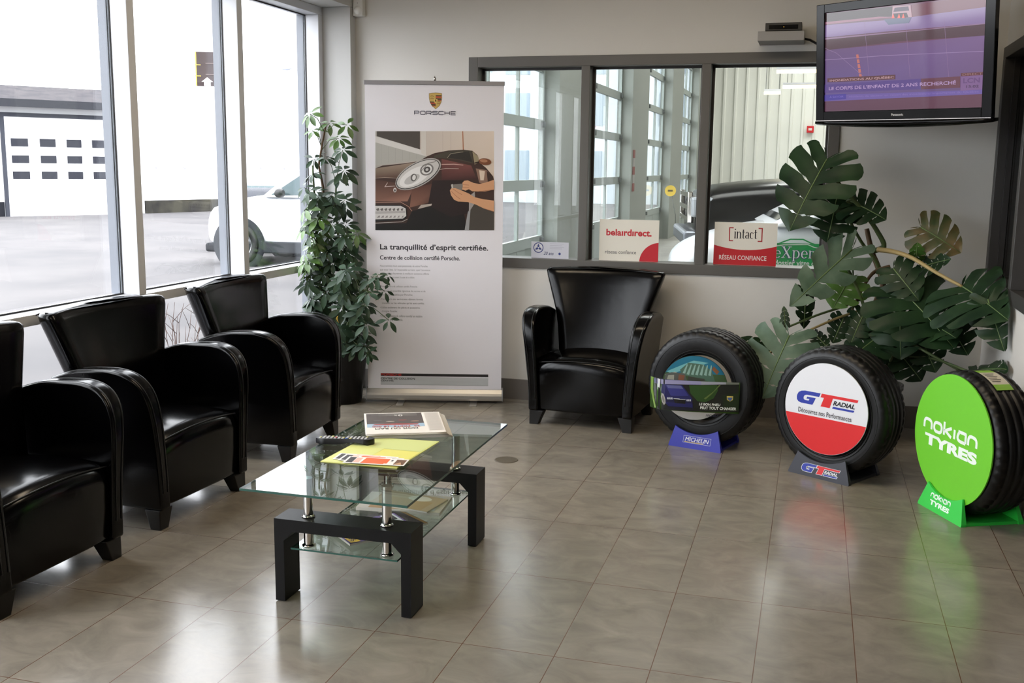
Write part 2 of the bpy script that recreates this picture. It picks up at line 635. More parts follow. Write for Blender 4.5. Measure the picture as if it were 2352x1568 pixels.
# round floor box
o = thing('floor_outlet', 'round brown cover plate set flush in the tile floor', 'floor cover', (-1.462, 5.041, 0))
MB().lathe([(0.0, 0.003), (0.058, 0.003), (0.062, 0.0)], 40).obj('cover_plate', mat('brown_plate', (72, 62, 44), 0.6, bump=(300, 0.3)), o)

# ceiling lamps of the room (behind the camera)
for i, p in enumerate(ROOM_LAMPS):
    o = thing('ceiling_light', 'rectangular ceiling light panel in the waiting room', 'ceiling light', (p[0], p[1], 3.0), 0, 'waiting room ceiling lights')
    MB().box(-0.62, 0.62, -0.29, 0.29, -0.03, -0.0005).obj('housing', ALU, o)
    MB().box(-0.58, 0.58, -0.25, 0.25, -0.034, -0.0302).obj('diffuser', mat('lit_diffuser', (255, 225, 170), 0.5, emit=((255, 222, 165), 2.2)), o)

# ================================================================== ARMCHAIRS
def make_chair(label, loc, rz, group):
    t = thing('club_chair', label, 'armchair', loc, rz, group)
    # arms: side profile (y, z), front at -y
    key = [(0.182, 0.618), (0.12, 0.640), (0.04, 0.661), (-0.06, 0.670), (-0.145, 0.670), (-0.215, 0.651),
           (-0.262, 0.612), (-0.288, 0.554), (-0.298, 0.48), (-0.300, 0.40), (-0.300, 0.25), (-0.300, 0.085)]
    prof = [(0.200, 0.085)]
    for i in range(len(key) - 1):
        p0, p1, p2, p3 = key[max(i - 1, 0)], key[i], key[i + 1], key[min(i + 2, len(key) - 1)]
        for j in range(4):
            t_ = j / 4
            prof.append(tuple(0.5 * (2 * p1[k] + (p2[k] - p0[k]) * t_ + (2 * p0[k] - 5 * p1[k] + 4 * p2[k] - p3[k]) * t_ ** 2 + (3 * p1[k] - p0[k] - 3 * p2[k] + p3[k]) * t_ ** 3) for k in range(2)))
    prof.append(key[-1])
    fo = lambda z: 0.312 + 0.076 * (z / 0.67) ** 2.3
    fi = lambda z: 0.252 + 0.048 * (z / 0.67) ** 2.0
    for s in (-1, 1):
        m = MB()
        rows = []
        for k in (0, 0.5, 1):
            rows.append([(s * (fi(z) * (1 - k) + fo(z) * k), y, z + (0.006 if (k == 0.5 and z > 0.55) else 0)) for y, z in prof])
        m.quad_grid(rows, True, True)
        a = m.obj('arm', LEATHER, t, True, 0.020, 4, 50)
        for f in (fo, fi):
            k = 0.010 if f is fo else -0.010
            pts = [(s * (f(z) - k * 1.6), y * 1.0 - (0.0012 if y < 0 else 0), z + (0.0015 if z > 0.5 else 0)) for y, z in prof[1:-2] if z > 0.10]
            MB().tube(pts, 0.0026, 6).obj('piping', LEATHERP, a, True)
    # seat
    m = MB()
    rows = []
    n = 9
    base = [(-0.262, 0.085), (-0.284, 0.092), (-0.288, 0.20), (-0.290, 0.31), (-0.284, 0.350), (-0.266, 0.378), (-0.235, 0.392), (-0.12, 0.400), (0.02, 0.398), (0.20, 0.385), (0.20, 0.085)]
    for i in range(n):
        u = -1 + 2 * i / (n - 1)
        e = 1 - abs(u) ** 6
        rows.append([(u * 0.262, y + (0.010 * (1 - e) if y < -0.2 else 0) - (0.010 * (1 - u * u) if (y < -0.25 and z > 0.15) else 0),
                      z + (0.022 * (1 - u * u) - 0.012 * (1 - e) if z > 0.3 else 0)) for y, z in base])
    m.quad_grid(rows, True, True)
    st = m.obj('seat', LEATHER, t, True, 0.008, 2, 50)
    pts = [(u * 0.258, -0.276 - 0.010 * (1 - u * u), 0.372 + 0.020 * (1 - u * u)) for u in [-1 + 0.1 * i for i in range(21)]]
    MB().tube(pts, 0.003, 6).obj('piping', LEATHERP, st, True)
    # backrest: closed sections stacked up in z
    def section(z, hw, yf, th, wrap, inset, arch):
        pts = []
        N = 12
        for i in range(N + 1):
            u = -1 + 2 * i / N
            pts.append((u * (hw - 0.020 - inset), yf + inset - wrap * u * u, z + arch * (1 - u * u)))
        x, yb = hw - inset, yf - wrap
        pts += [(x - 0.006 + 0.0, yb + 0.006 + inset, z), (x, yb + 0.022 + inset, z), (x, yb + th * 0.62 - inset, z), (x - 0.012, yb + th * 0.86 - inset, z)]
        for i in range(N + 1):
            u = 1 - 2 * i / N
            pts.append((u * (hw - 0.035 - inset), yf + th - inset - 0.75 * wrap * u * u, z + arch * (1 - u * u)))
        pts += [(-(x - 0.012), yb + th * 0.86 - inset, z), (-x, yb + th * 0.62 - inset, z), (-x, yb + 0.022 + inset, z), (-(x - 0.006), yb + 0.006 + inset, z)]
        return pts
    rows = []
    zz = [0.30, 0.38, 0.46, 0.54, 0.62, 0.70, 0.78, 0.84, 0.868, 0.880, 0.886]
    ins = [0, 0, 0, 0, 0, 0, 0, 0, 0.003, 0.012, 0.028]
    for z, q in zip(zz, ins):
        k = (z - 0.38) / 0.5
        hw = 0.250 + 0.034 * max(0, min(1, (z - 0.38) / 0.25)) + 0.092 * max(0, (z - 0.60) / 0.28) ** 1.05
        rows.append(section(z, hw, 0.075 + 0.125 * k, 0.098, 0.012 + 0.032 * max(0, k), q, 0.010 * max(0, min(1, k))))
    m = MB()
    m.quad_grid(rows, True, True)
    bk = m.obj('backrest', LEATHER, t, True)
    for off in (0.012, 0.086):
        pts = []
        for i in range(17):
            u = -1 + i / 8
            hw = 0.350
            pts.append((u * hw, 0.075 + 0.125 * 0.98 + off - 0.043 * u * u * (1 if off < 0.05 else 0.75), 0.877 + 0.0095 * (1 - u * u) - (0.004 if abs(u) > 0.97 else 0)))
        MB().tube(pts, 0.0034, 6).obj('piping', LEATHERP, bk, True)
    # rear shell below the backrest
    MB().box(-0.25, 0.25, 0.2005, 0.27, 0.085, 0.30).obj('back_panel', LEATHER, t, True, 0.012, 2)
    # tapered legs
    for sx in (-1, 1):
        for sy in (-1, 1):
            xo, yo = sx * 0.310, (-0.285 if sy < 0 else 0.262)
            w1, w0, d1, d0 = 0.085, 0.054, 0.075, 0.050
            xi1, xi0 = xo - sx * w1, xo - sx * w0
            yi1, yi0 = yo - sy * d1, yo - sy * d0
            sl = 0.010 if sy > 0 else 0.0
            p = [(xo, yo - sl, 0), (xi0, yo - sl, 0), (xi0, yi0 - sl, 0), (xo, yi0 - sl, 0),
                 (xo, yo, 0.0848), (xi1, yo, 0.0848), (xi1, yi1, 0.0848), (xo, yi1, 0.0848)]
            MB().hexa(p).obj('leg', LEGW, t, False, 0.003, 2)
    return t

GC = 'black leather club chairs'
ch = make_chair('black leather club chair nearest the camera, cut off at the left edge', (-2.785, 2.985, 0), PI / 2 - 0.03, GC)
dup(ch, (-2.785, 3.90, 0), PI / 2 - 0.055, 'black leather club chair in the middle of the row along the windows', GC)
dup(ch, (-2.785, 4.94, 0), PI / 2 + 0.045, 'black leather club chair at the far end of the window row beside the umbrella plant', GC)
dup(ch, (-1.222, 6.09, 0), -0.077, 'black leather club chair standing alone against the back wall beside the banner', GC)

# ================================================================== COFFEE TABLE
TX, TY = -1.4735, 3.50
t = thing('coffee_table', 'low coffee table with clear glass top, glass shelf and black portal legs', 'coffee table', (TX, TY, 0))
def slab(name, x0, x1, y0, y1, z0, z1, parent):
    g = MB().box(x0, x1, y0, y1, z0, z1).obj(name, GLASST, parent, bevel=0.0)
    e = MB()
    d = 0.0012
    e.box(x0 - d, x1 + d, y0 - d, y0, z0, z1).box(x0 - d, x1 + d, y1, y1 + d, z0, z1)
    e.box(x0 - d, x0, y0, y1, z0, z1).box(x1, x1 + d, y0, y1, z0, z1)
    e.obj('polished_edge', EDGE, g)
    return g
gt = slab('glass_top', -0.289, 0.299, -0.560, 0.555, 0.440, 0.448, t)
sh = slab('glass_shelf', -0.196, 0.196, -0.395, 0.405, 0.189, 0.195, t)
frost = mat('shelf_frost', (168, 196, 188), 0.25)
for yf in (-0.41, 0.295):
    y0, y1 = yf, yf + 0.112
    o = MB()
    # portal outline with chamfered inner corners
    W, wi, zt, zb, c = 0.2515, 0.216, 0.300, 0.258, 0.035
    out = [(-W, 0.004), (-W, zt), (W, zt), (W, 0.004), (wi, 0.004), (wi, zb - c), (wi - c, zb), (-wi + c, zb), (-wi, zb - c), (-wi, 0.004)]
    bm = o.bm
    f1 = [bm.verts.new((x, y0, z)) for x, z in out]
    f2 = [bm.verts.new((x, y1, z)) for x, z in out]
    n = len(out)
    for i in range(n):
        bm.faces.new((f1[i], f1[(i + 1) % n], f2[(i + 1) % n], f2[i]))
    for tri in ((0, 1, 8, 9), (1, 2, 7), (1, 7, 8), (2, 6, 7), (2, 5, 6), (2, 3, 4, 5)):
        tri = list(tri)
        bm.faces.new([f1[i] for i in tri])
        bm.faces.new([f2[i] for i in tri[::-1]])
    fr = o.obj('portal_leg', BLACKW, t)
    for sx in (-1, 1):
        MB().box(sx * 0.2335 - 0.014, sx * 0.2335 + 0.014, y0 + 0.01, y1 - 0.01, 0.0, 0.0045).obj('foot_pad', PLASTBK, fr)
    for sx in (-1, 1):
        x, y = sx * 0.146, yf + 0.050
        pt = MB().lathe([(0.0, 0.195), (0.0165, 0.195), (0.0165, 0.438), (0, 0.438)], 24, 'z', (x, y, 0)).obj('post', CHROME, t, True, 0.001)
        for z in (0.196, 0.3005):
            MB().lathe([(0.0168, z), (0.0225, z), (0.0235, z + 0.004), (0.0165, z + 0.008)], 24, 'z', (x, y, 0)).obj('collar', CHROME, pt, True)
        MB().lathe([(0.0, 0.4393), (0.0175, 0.4393), (0.0175, 0.4383), (0, 0.4383)], 24, 'z', (x, y, 0)).obj('glue_disc', CHROME, pt)

# newspaper
ZT = 0.4485
o = thing('newspaper', 'folded newspaper with a dark advertisement, lying on the glass table top', 'newspaper', (-1.555, 3.865, ZT), math.radians(25))
m = MB()
for k in range(7):
    z0 = 0.0005 + k * 0.0026
    dx, dy = (6 - k) * 0.004 + random.uniform(-0.003, 0.003), random.uniform(-0.004, 0.004)
    rows = []
    for i in range(9):
        x = -0.158 + 0.316 * i / 8
        lift = 0.001 * math.sin(i * 0.8 + k) * (1 - k / 6)
        rows.append([(x + dx, -0.172 + dy, z0 + lift + 0.001), (x + dx, -0.178 + dy, z0 + lift + 0.0018), (x + dx, -0.172 + dy, z0 + lift + 0.0034),
                     (x + dx, 0.172 + dy, z0 + lift + 0.0034), (x + dx, 0.172 + dy, z0 + lift + 0.001)])
    m.quad_grid(rows, True, True)
m.obj('pages', mat('newsprint', (214, 208, 198), 0.85), o, True)
A = Art(lambda u, v, h: (u, v, 0.0196 + h), 0.00012)
A.pre = lambda u, v: (-u, -v)
A.rect(-0.155, -0.168, 0.155, 0.170, (222, 216, 208))
A.rect(-0.08, -0.165, 0.150, 0.015, (74, 66, 62))
A.rect(-0.08, 0.015, 0.150, 0.07, (150, 176, 196))
A.poly([(-0.06, 0.02), (0.03, 0.012), (0.12, 0.02), (0.13, 0.035), (-0.05, 0.04)], (150, 62, 58))
for k in range(4):
    A.ell(-0.045 + k * 0.05, -0.02 - 0.02 * (k % 2), 0.018, 0.008, [(150, 120, 100), (130, 58, 50), (160, 150, 140), (96, 92, 90)][k], 14)
A.text('MOIS DU RAM', -0.05, 0.083, 0.12, 0.107, (60, 58, 60), 0.02)
A.text('25  PRETS  18 000', -0.06, 0.052, 0.13, 0.074, (170, 60, 52), 0.01)
A.text('0', 0.0, -0.135, 0.018, -0.105, (235, 232, 228), 0.02)
A.text('%', 0.022, -0.13, 0.035, -0.11, (235, 232, 228), 0.01)
for k in range(5):
    A.rect(-0.06, -0.152 + k * 0.009, 0.13 - 0.03 * (k % 3), -0.1495 + k * 0.009, (150, 146, 140), k == 0)
for k in range(16):
    A.rect(-0.150, -0.160 + k * 0.019, -0.09, -0.152 + k * 0.019, (214, 208, 200), k == 0)
A.obj('front_page', o)

# remote control
o = thing('remote_control', 'long black television remote with rows of buttons on the glass table', 'remote control', (-1.672, 3.556, ZT), math.radians(10))
m = MB()
rows = []
for i in range(13):
    s = i / 12
    x = -0.112 + 0.224 * s
    hw = 0.024 + 0.003 * math.cos(s * 2 * PI)
    zb = 0.010 * max(0, math.sin((s - 0.45) * PI / 0.45)) if 0.45 < s < 0.9 else 0.0
    e = 0.35 if i in (0, 12) else 1.0
    zt = 0.022 + 0.003 * s
    rows.append([(x, -hw * e, 0.002 + zb), (x, -hw * e * 1.03, 0.012), (x, -hw * e * 0.86, zt), (x, hw * e * 0.86, zt), (x, hw * e * 1.03, 0.012), (x, hw * e, 0.002 + zb)])
m.quad_grid(rows, True, True)
m.obj('casing', PLASTBK, o, True, 0.002, 2, 60)
bc = [(196, 196, 198), (170, 170, 174), (186, 50, 44), (70, 110, 180), (206, 200, 120)]
for i in range(13):
    for j in range(3):
        if random.random() < 0.08:
            continue
        x, y = -0.095 + i * 0.0148, -0.013 + j * 0.013
        c = bc[0] if random.random() < 0.75 else random.choice(bc[1:])
        z = 0.0225 + 0.003 * (x + 0.112) / 0.224
        MB().box(x - 0.0045, x + 0.0045, y - 0.0036, y + 0.0036, z - 0.002, z + 0.0022).obj('button', mat('button_%d_%d_%d' % c, c, 0.4), o, bevel=0.001, seg=1)

# yellow folder and flyers
o = thing('folder', 'pale yellow-green paper folder lying on the glass table under the flyers', 'folder', (-1.495, 3.478, ZT))
A = Art(lambda u, v, h: (u, v, 0.0025 + h), 0.0002)
MB().hexa([(-0.155, -0.178, 0), (0.136, -0.172, 0), (0.154, 0.215, 0), (-0.140, 0.190, 0),
           (-0.155, -0.178, 0.0025), (0.136, -0.172, 0.0025), (0.154, 0.215, 0.0025), (-0.140, 0.190, 0.0025)]).obj('sheet', mat('yellow_paper', (206, 208, 120), 0.7), o)
A.poly([(-0.150, -0.172), (-0.02, -0.170), (0.005, 0.200), (-0.136, 0.186)], (208, 212, 128))
A.poly([(-0.136, 0.05), (0.140, 0.05), (0.150, 0.210), (-0.136, 0.186)], (198, 206, 132))
A.poly([(-0.015, -0.170), (0.134, -0.168), (0.142, 0.045), (-0.003, 0.045)], (216, 210, 104))
A.obj('print', o)
for k, (dx, dy, rz, lb) in enumerate([(-0.055, 0.034, 0.07, 'white and orange flyer lowest of the fanned flyers on the yellow folder'),
                                      (-0.028, 0.020, 0.05, 'white and orange flyer in the middle of the fanned flyers'),
                                      (0.0, 0.0, 0.12, 'white and orange flyer with a small photo, on top of the fan')]):
    o = thing('flyer', lb, 'flyer', (-1.455 + dx, 3.348 + dy, ZT + 0.0045 + 0.0013 * k), rz, 'flyers on the table')
    MB().box(-0.112, 0.112, -0.041, 0.041, 0, 0.0008).obj('card', mat('white_card', (228, 224, 218), 0.5), o)
    A = Art(lambda u, v, h: (u, v, 0.0008 + h), 0.00006)
    A.poly([(-0.05, -0.034), (0.035, -0.034), (0.035, -0.025), (0.045, -0.025), (0.045, 0.034), (-0.045, 0.034)], (226, 96, 36))
    A.rect(-0.104, -0.034, -0.080, 0.034, (48, 44, 46))
    A.rect(-0.078, -0.03, -0.056, 0.03, (226, 176, 160))
    A.rect(0.070, -0.032, 0.106, 0.030, (108, 74, 48))
    A.poly([(0.072, -0.03), (0.10, -0.03), (0.09, 0.0)], (190, 148, 106))
    A.rect(0.052, 0.005, 0.060, 0.022, (60, 60, 60))
    A.obj('print', o)

# magazines on the glass shelf
ZS = 0.1955
def magazine(label, loc, rz, w_, h_, th, cover, art, group=None):
    o = thing('magazine', label, 'magazine', loc, rz, group or 'reading matter on the glass shelf')
    MB().box(-w_ / 2, w_ / 2, -h_ / 2, h_ / 2, 0, th - 0.0008).obj('pages', mat('magazine_pages', (206, 200, 190), 0.7), o)
    A = Art(lambda u, v, h: (u, v, th + h - 0.0006), 0.0002)
    A.rect(-w_ / 2, -h_ / 2, w_ / 2, h_ / 2, cover)
    art(A)
    A.obj('cover', o, PRINTG)
    return o
def art_beige(A):
    A.rect(-0.12, -0.09, 0.05, 0.09, (176, 140, 100))
    A.ell(0.02, 0.0, 0.07, 0.05, (206, 196, 176))
    A.rect(0.06, -0.09, 0.14, 0.08, (196, 206, 214))
magazine('beige newspaper at the far end of the glass shelf under the pile', (-1.470, 3.655, ZS), 0.10, 0.33, 0.20, 0.012, (200, 192, 178), art_beige)
def art_tan(A):
    A.rect(-0.10, -0.08, 0.10, 0.02, (186, 158, 118))
    A.ell(0.03, 0.04, 0.05, 0.03, (222, 214, 196))
magazine('tan open magazine lying on the beige newspaper on the shelf', (-1.455, 3.655, ZS + 0.0125), -0.15, 0.26, 0.17, 0.006, (190, 170, 140), art_tan)
def art_black(A):
    for k in range(7):
        A.rect(-0.09, -0.08 + k * 0.02, -0.09 + 0.07 + 0.05 * ((k * 3) % 4) / 4, -0.074 + k * 0.02, (150, 140, 132), k == 0)
    A.rect(0.070, -0.10, 0.083, 0.10, (120, 96, 60))
magazine('black magazine with pale text under the purple magazine on the glass shelf', (-1.435, 3.46, ZS), 0.95, 0.17, 0.20, 0.007, (38, 34, 36), art_black)
def art_purple(A):
    A.poly([(-0.105, 0.13), (0.105, 0.13), (0.105, 0.02), (-0.105, 0.08)], (206, 206, 212))
    A.poly([(-0.09, 0.08), (0.06, 0.03), (0.05, -0.02), (-0.08, 0.03)], (58, 30, 44))
    A.rect(0.02, 0.075, 0.09, 0.115, (196, 128, 96))
    A.rect(-0.105, 0.09, -0.04, 0.12, (40, 38, 44))
    A.ell(0.075, 0.03, 0.025, 0.018, (70, 62, 54))
    A.rect(0.02, -0.132, 0.104, -0.095, (218, 176, 44))
    A.text('$ 66', 0.03, -0.126, 0.09, -0.103, (60, 40, 70), 0.01)
    A.text('50', -0.07, -0.12, -0.02, -0.085, (210, 200, 220), 0.01)
magazine('purple magazine with yellow corner lying askew at the near end of the glass shelf', (-1.465, 3.335, ZS + 0.0075), -0.72, 0.215, 0.275, 0.008, (112, 92, 142), art_purple)

# ================================================================== stroke lettering
def letters(A, word, u0, v0, u1, v1, wt, col, gap=0.28, widths={}, smooth=False):
    """block letters drawn as polylines in a box; wt in v units"""
    G = {
        'P': [[(0, 0), (0, 1), (.85, 1), (1, .85), (1, .55), (.85, .42), (0, .42)]],
        'O': [[(.5, 0), (.15, 0), (0, .15), (0, .85), (.15, 1), (.85, 1), (1, .85), (1, .15), (.85, 0), (.5, 0)]],
        'R': [[(0, 0), (0, 1), (.85, 1), (1, .87), (1, .55), (.85, .42), (0, .42)], [(.62, .42), (1, 0)]],
        'S': [[(1, .80), (1, .9), (.88, 1), (.12, 1), (0, .88), (0, .64), (.12, .52), (.88, .52), (1, .40), (1, .12), (.88, 0), (.12, 0), (0, .12), (0, .22)]],
        'C': [[(1, .78), (1, .88), (.88, 1), (.12, 1), (0, .88), (0, .12), (.12, 0), (.88, 0), (1, .12), (1, .24)]],
        'H': [[(0, 0), (0, 1)], [(1, 0), (1, 1)], [(0, .5), (1, .5)]],
        'E': [[(1, 1), (0, 1), (0, 0), (1, 0)], [(0, .5), (.95, .5)]],
        'n': [[(0, 0), (0, .70), (.75, .70), (1, .50), (1, 0)]],
        'o': [[(.5, 0), (.2, 0), (0, .18), (0, .52), (.2, .70), (.8, .70), (1, .52), (1, .18), (.8, 0), (.5, 0)]],
        'k': [[(0, 0), (0, 1)], [(.95, .70), (.15, .36), (.95, 0)]],
        'i': [[(0, 0), (0, .70)]],
        'a': [[(.05, .70), (.95, .70), (1, .66), (1, 0)], [(1, 0), (.25, 0), (0, .16), (0, .40), (.2, .70)]],
    }
    n = len(word)
    ws = [widths.get(c, 1.0) for c in word]
    tot = sum(ws) + gap * (n - 1)
    x = 0.0
    first = True
    for c, w_ in zip(word, ws):
        for st in G[c]:
            if smooth and c != 'k':
                for _ in range(2):     # round the corners
                    q = [st[0]]
                    for p, r_ in zip(st, st[1:]):
                        q += [(p[0] * .75 + r_[0] * .25, p[1] * .75 + r_[1] * .25), (p[0] * .25 + r_[0] * .75, p[1] * .25 + r_[1] * .75)]
                    st = q + [st[-1]]
            A.stroke([(u0 + (x + p[0] * w_) / tot * (u1 - u0), v0 + p[1] * (v1 - v0)) for p in st], wt, col, first)
            first = False
        x += w_ + gap

def serif_text(A, word, u0, v0, u1, v1, col, fat=1.0):
    """high-contrast serif letters; x-height 0.68, ascender 1"""
    adv = {'i': .42, 'n': .92, 't': .56, 'a': .78, 'c': .74, 'e': .78, 'X': 1.1, 'p': .92, 'r': .66}
    tot = sum(adv[c] for c in word)
    s = (u1 - u0) / tot
    H = v1 - v0
    st, th = 0.17 * s * fat, 0.045 * s * fat
    X = 0.68
    x = u0
    P = lambda a, b: (x + a * s, v0 + b * H)
    up = True
    def bar(a0, a1, b, w_=None):
        A.stroke([P(a0, b), P(a1, b)], w_ or 0.05 * H, col, False)
    def stem(a, b0, b1):
        A.stroke([P(a, b0), P(a, b1)], st, col, False)
    def ring(cx, cy, rx, ry, a0, a1, wl, wr, k=14):
        pts, w_ = [], []
        for i in range(k + 1):
            t_ = math.radians(a0 + (a1 - a0) * i / k)
            pts.append(P(cx + rx * math.cos(t_), cy + ry * math.sin(t_)))
            c_ = math.cos(t_)
            w_.append(th + (st * 1.05 - th) * (max(0, c_) * wr + max(0, -c_) * wl))
        A.stroke(pts, w_, col, False)
    A.layer += 1
    for c in word:
        if c == 'i':
            stem(.2, 0, X); bar(.05, .36, .025); bar(.06, .2, X - .025)
            A.layer += 0
            A.stroke([P(.12, .9), P(.29, .9)], .13 * H, col, False)
        elif c == 'n':
            stem(.17, 0, X); stem(.70, 0, .48); bar(.02, .33, .025); bar(.55, .86, .025); bar(.03, .17, X - .025)
            ring(.47, .44, .23, .22, 150, 0, 0.1, 1)
        elif c == 't':
            stem(.24, .10, .9); bar(.04, .48, X - .03); ring(.38, .12, .14, .11, 180, 320, 1, 0.2, 8)
        elif c == 'a':
            ring(.34, .47, .22, .19, 165, 0, 0.6, 1); stem(.56, .07, .47); bar(.50, .74, .03)
            ring(.33, .18, .22, .16, 50, 320, 1, .2)
        elif c == 'c':
            ring(.38, .33, .28, .32, 50, 310, 1, .2); A.stroke([P(.50, .55), P(.62, .55)], .12 * H, col, False)
        elif c == 'e':
            ring(.38, .33, .28, .32, 0, 320, 1, .7); bar(.12, .66, .36, .045 * H)
        elif c == 'X':
            A.stroke([P(.18, 1), P(.88, 0)], st * 1.15, col, False); A.stroke([P(.9, 1), P(.12, 0)], th * 1.8, col, False)
            for b in (.025, .975):
                bar(0, .36, b); bar(.7, 1.06, b)
        elif c == 'p':
            stem(.2, -.28, X); bar(.04, .38, -.26); bar(.05, .2, X - .025); ring(.44, .33, .30, .33, -150, 150, .2, 1)
        elif c == 'r':
            stem(.18, 0, X); bar(.03, .40, .025); bar(.04, .18, X - .025); ring(.40, .44, .2, .20, 160, 50, .3, .4, 8)
            A.stroke([P(.46, .57), P(.60, .57)], .13 * H, col, False)
        x += adv[c] * s

# ================================================================== ROLL-UP BANNER
BRZ = math.atan2(0.232, 0.832)
BC = Vector((-2.281, 6.200, 0))
t = thing('banner_stand', 'tall white roll-up banner with a car photo, standing against the back wall', 'banner', BC, BRZ)
m = MB()
prof = [(-0.048, 0.018), (-0.052, 0.030), (-0.050, 0.050), (-0.044, 0.064), (-0.026, 0.088), (0.020, 0.092), (0.045, 0.080), (0.052, 0.05), (0.052, 0.018)]
m.prism(prof, 'x', -0.432, 0.432)
cs = m.obj('cassette', ALUM, t, False, 0.002)
for sx in (-1, 1):
    MB().prism([(p[0] * 1.03, p[1] + (0.001 if p[1] > .05 else -0.001)) for p in prof], 'x', sx * 0.4322, sx * 0.437).obj('end_cap', mat('grey_plastic', (150, 150, 152), 0.5), cs)
for u in (-0.215, 0.250):
    f = MB().box(u - 0.022, u + 0.022, -0.135, 0.13, 0.0, 0.006)
    f.obj('foot', ALUM, t, False, 0.002)
MB().box(-0.4305, 0.4305, -0.030, -0.010, 1.983, 2.008).obj('top_bar', mat('bar_grey', (150, 148, 152), 0.4, 0.5), t, False, 0.002)
MB().tube([(0, 0.03, 0.09), (0, 0.03, 2.03)], 0.007, 10).obj('support_pole', ALUM, t, True)
MB().tube([(0, 0.03, 2.032), (0, 0.012, 2.036), (0, -0.006, 2.028), (0, -0.008, 2.0085)], 0.005, 8).obj('hook', CHROME, t, True)
MB().box(-0.426, 0.426, -0.0222, -0.0212, 0.0885, 1.985).obj('banner_sheet', mat('banner_white', (230, 228, 234), 0.5), t)
_cb, _sb = math.cos(BRZ), math.sin(BRZ)
def bpx(px, py):
    d = ray(px, py)
    o_ = Vector((0, 0, 1.5)) - (BC + Vector((_sb * 0.0223, -_cb * 0.0223, 0)))
    n_ = Vector((_sb, -_cb, 0))
    k = -o_.dot(n_) / d.dot(n_)
    q = o_ + d * k
    return (q.x * _cb + q.y * _sb, q.z)
c4 = lambda x, y: bpx(800 + x / 3.825, 150 + y / 3.825)
c5 = lambda x, y: bpx(800 + x / 3.6475, 520 + y / 3.6475)
A = Art(lambda u, v, h: (u, -0.0223 - h, v), 0.00008)
P4 = lambda pts: [c4(*p) for p in pts]
# crest
G_, R_, K_ = (198, 168, 92), (178, 58, 42), (46, 38, 32)
def shield(k, dx=0, dy=0):
    pts = [(710, 248), (735, 243), (768, 241), (800, 243), (821, 248), (822, 290), (816, 325), (800, 355), (768, 383), (735, 355), (718, 325), (711, 290)]
    return [(768 + (x - 768) * k + dx, 305 + (y - 305) * k + dy) for x, y in pts]
A.poly(P4(shield(1.03)), (120, 92, 50))
A.poly(P4(shield(0.97)), G_)
for q in range(3):
    y = 262 + q * 17
    A.poly(P4([(768, y), (818, y + 1), (818, y + 9), (768, y + 8)]), R_ if q % 2 else K_)
    A.poly(P4([(768, y + 9), (817, y + 10), (816, y + 16), (768, y + 15)]), K_ if q % 2 else R_, False)
    y = 318 + q * 14
    x0 = 714 + q * 9
    A.poly(P4([(x0, y), (768, y + 1), (768, y + 8), (x0 + 3, y + 7)]), R_ if q % 2 else K_)
    A.poly(P4([(x0 + 3, y + 8), (768, y + 9), (768, y + 14), (x0 + 8, y + 13)]), K_ if q == 1 else R_, False)
for sx, sy in ((722, 272), (722, 292), (780, 322), (780, 338)):
    A.stroke(P4([(sx, sy), (sx + 14, sy - 5), (sx + 30, sy + 2)]), 0.004, (150, 116, 62))
A.poly(P4(shield(0.30, 0, 8)), (214, 184, 100))
A.poly(P4([(762, 322), (766, 312), (760, 304), (768, 300), (774, 306), (772, 314), (776, 324), (768, 318)]), (40, 30, 26))
u0, v0 = c4(577, 436)
u1, v1 = c4(947, 410)
letters(A, 'PORSCHE', u0 + .003, v0 + .003, u1 - .003, v1 + .003, 0.0040, (58, 58, 78), 0.30)
A.obj('brand_print', t)
A = Art(lambda u, v, h: (u, -0.0223 - h, v), 0.00008)
# photograph of the car
A.grad(P4([(238, 1447), (1280, 1447), (1280, 578), (238, 578)]), [(150, 140, 130), (190, 170, 150), (224, 208, 194), (176, 172, 166)])
A.poly(P4([(238, 622), (650, 745), (690, 800), (238, 676)]), (208, 205, 201))
A.poly(P4([(238, 676), (690, 800), (640, 836), (238, 880)]), (172, 170, 163))
for k in range(6):
    A.stroke(P4([(290 + k * 62, 692 + k * 17), (290 + k * 62, 862 - k * 8)]), 0.0012, (150, 148, 142), k == 0)
A.poly(P4([(250, 579), (630, 579), (630, 738), (250, 622)]), (74, 68, 64))
A.poly(P4([(640, 579), (686, 579), (686, 800), (640, 770)]), (206, 200, 192))
for x in (686, 830, 900):
    A.stroke(P4([(x, 580), (x, 790)]), 0.0015, (176, 160, 150))
A.stroke(P4([(1005, 579), (1010, 745)]), 0.005, (172, 106, 70))
body = [(238, 905), (300, 880), (480, 862), (620, 842), (690, 800), (760, 770), (880, 748), (1010, 741), (1090, 750), (1135, 790), (1150, 850), (1215, 905), (1272, 975), (1280, 1010), (1280, 1447), (238, 1447)]
A.poly(P4(body), (62, 42, 36))
A.grad(P4([(238, 990), (430, 985), (600, 850), (238, 905)]), [(96, 72, 60), (84, 62, 52), (150, 132, 116), (134, 118, 102)])
A.grad(P4([(238, 1195), (520, 1195), (580, 1060), (238, 1000)]), [(128, 92, 78), (150, 108, 92), (84, 54, 46), (74, 50, 42)])
A.grad(P4([(540, 1250), (760, 1190), (900, 1000), (560, 1080)]), [(132, 92, 76), (70, 46, 40), (58, 36, 34), (96, 62, 52)])
A.grad(P4([(820, 1010), (1130, 1000), (1080, 880), (820, 822)]), [(66, 36, 34), (60, 36, 36), (118, 70, 66), (112, 66, 62)])
A.poly(P4([(760, 790), (880, 752), (1010, 744), (1085, 752), (1100, 865), (960, 828), (830, 815), (745, 812)]), (66, 60, 50))
A.poly(P4([(900, 765), (1060, 755), (1090, 850), (980, 826), (870, 812)]), (44, 40, 36))
A.stroke(P4([(870, 812), (900, 775), (1010, 760)]), 0.003, (150, 142, 124))
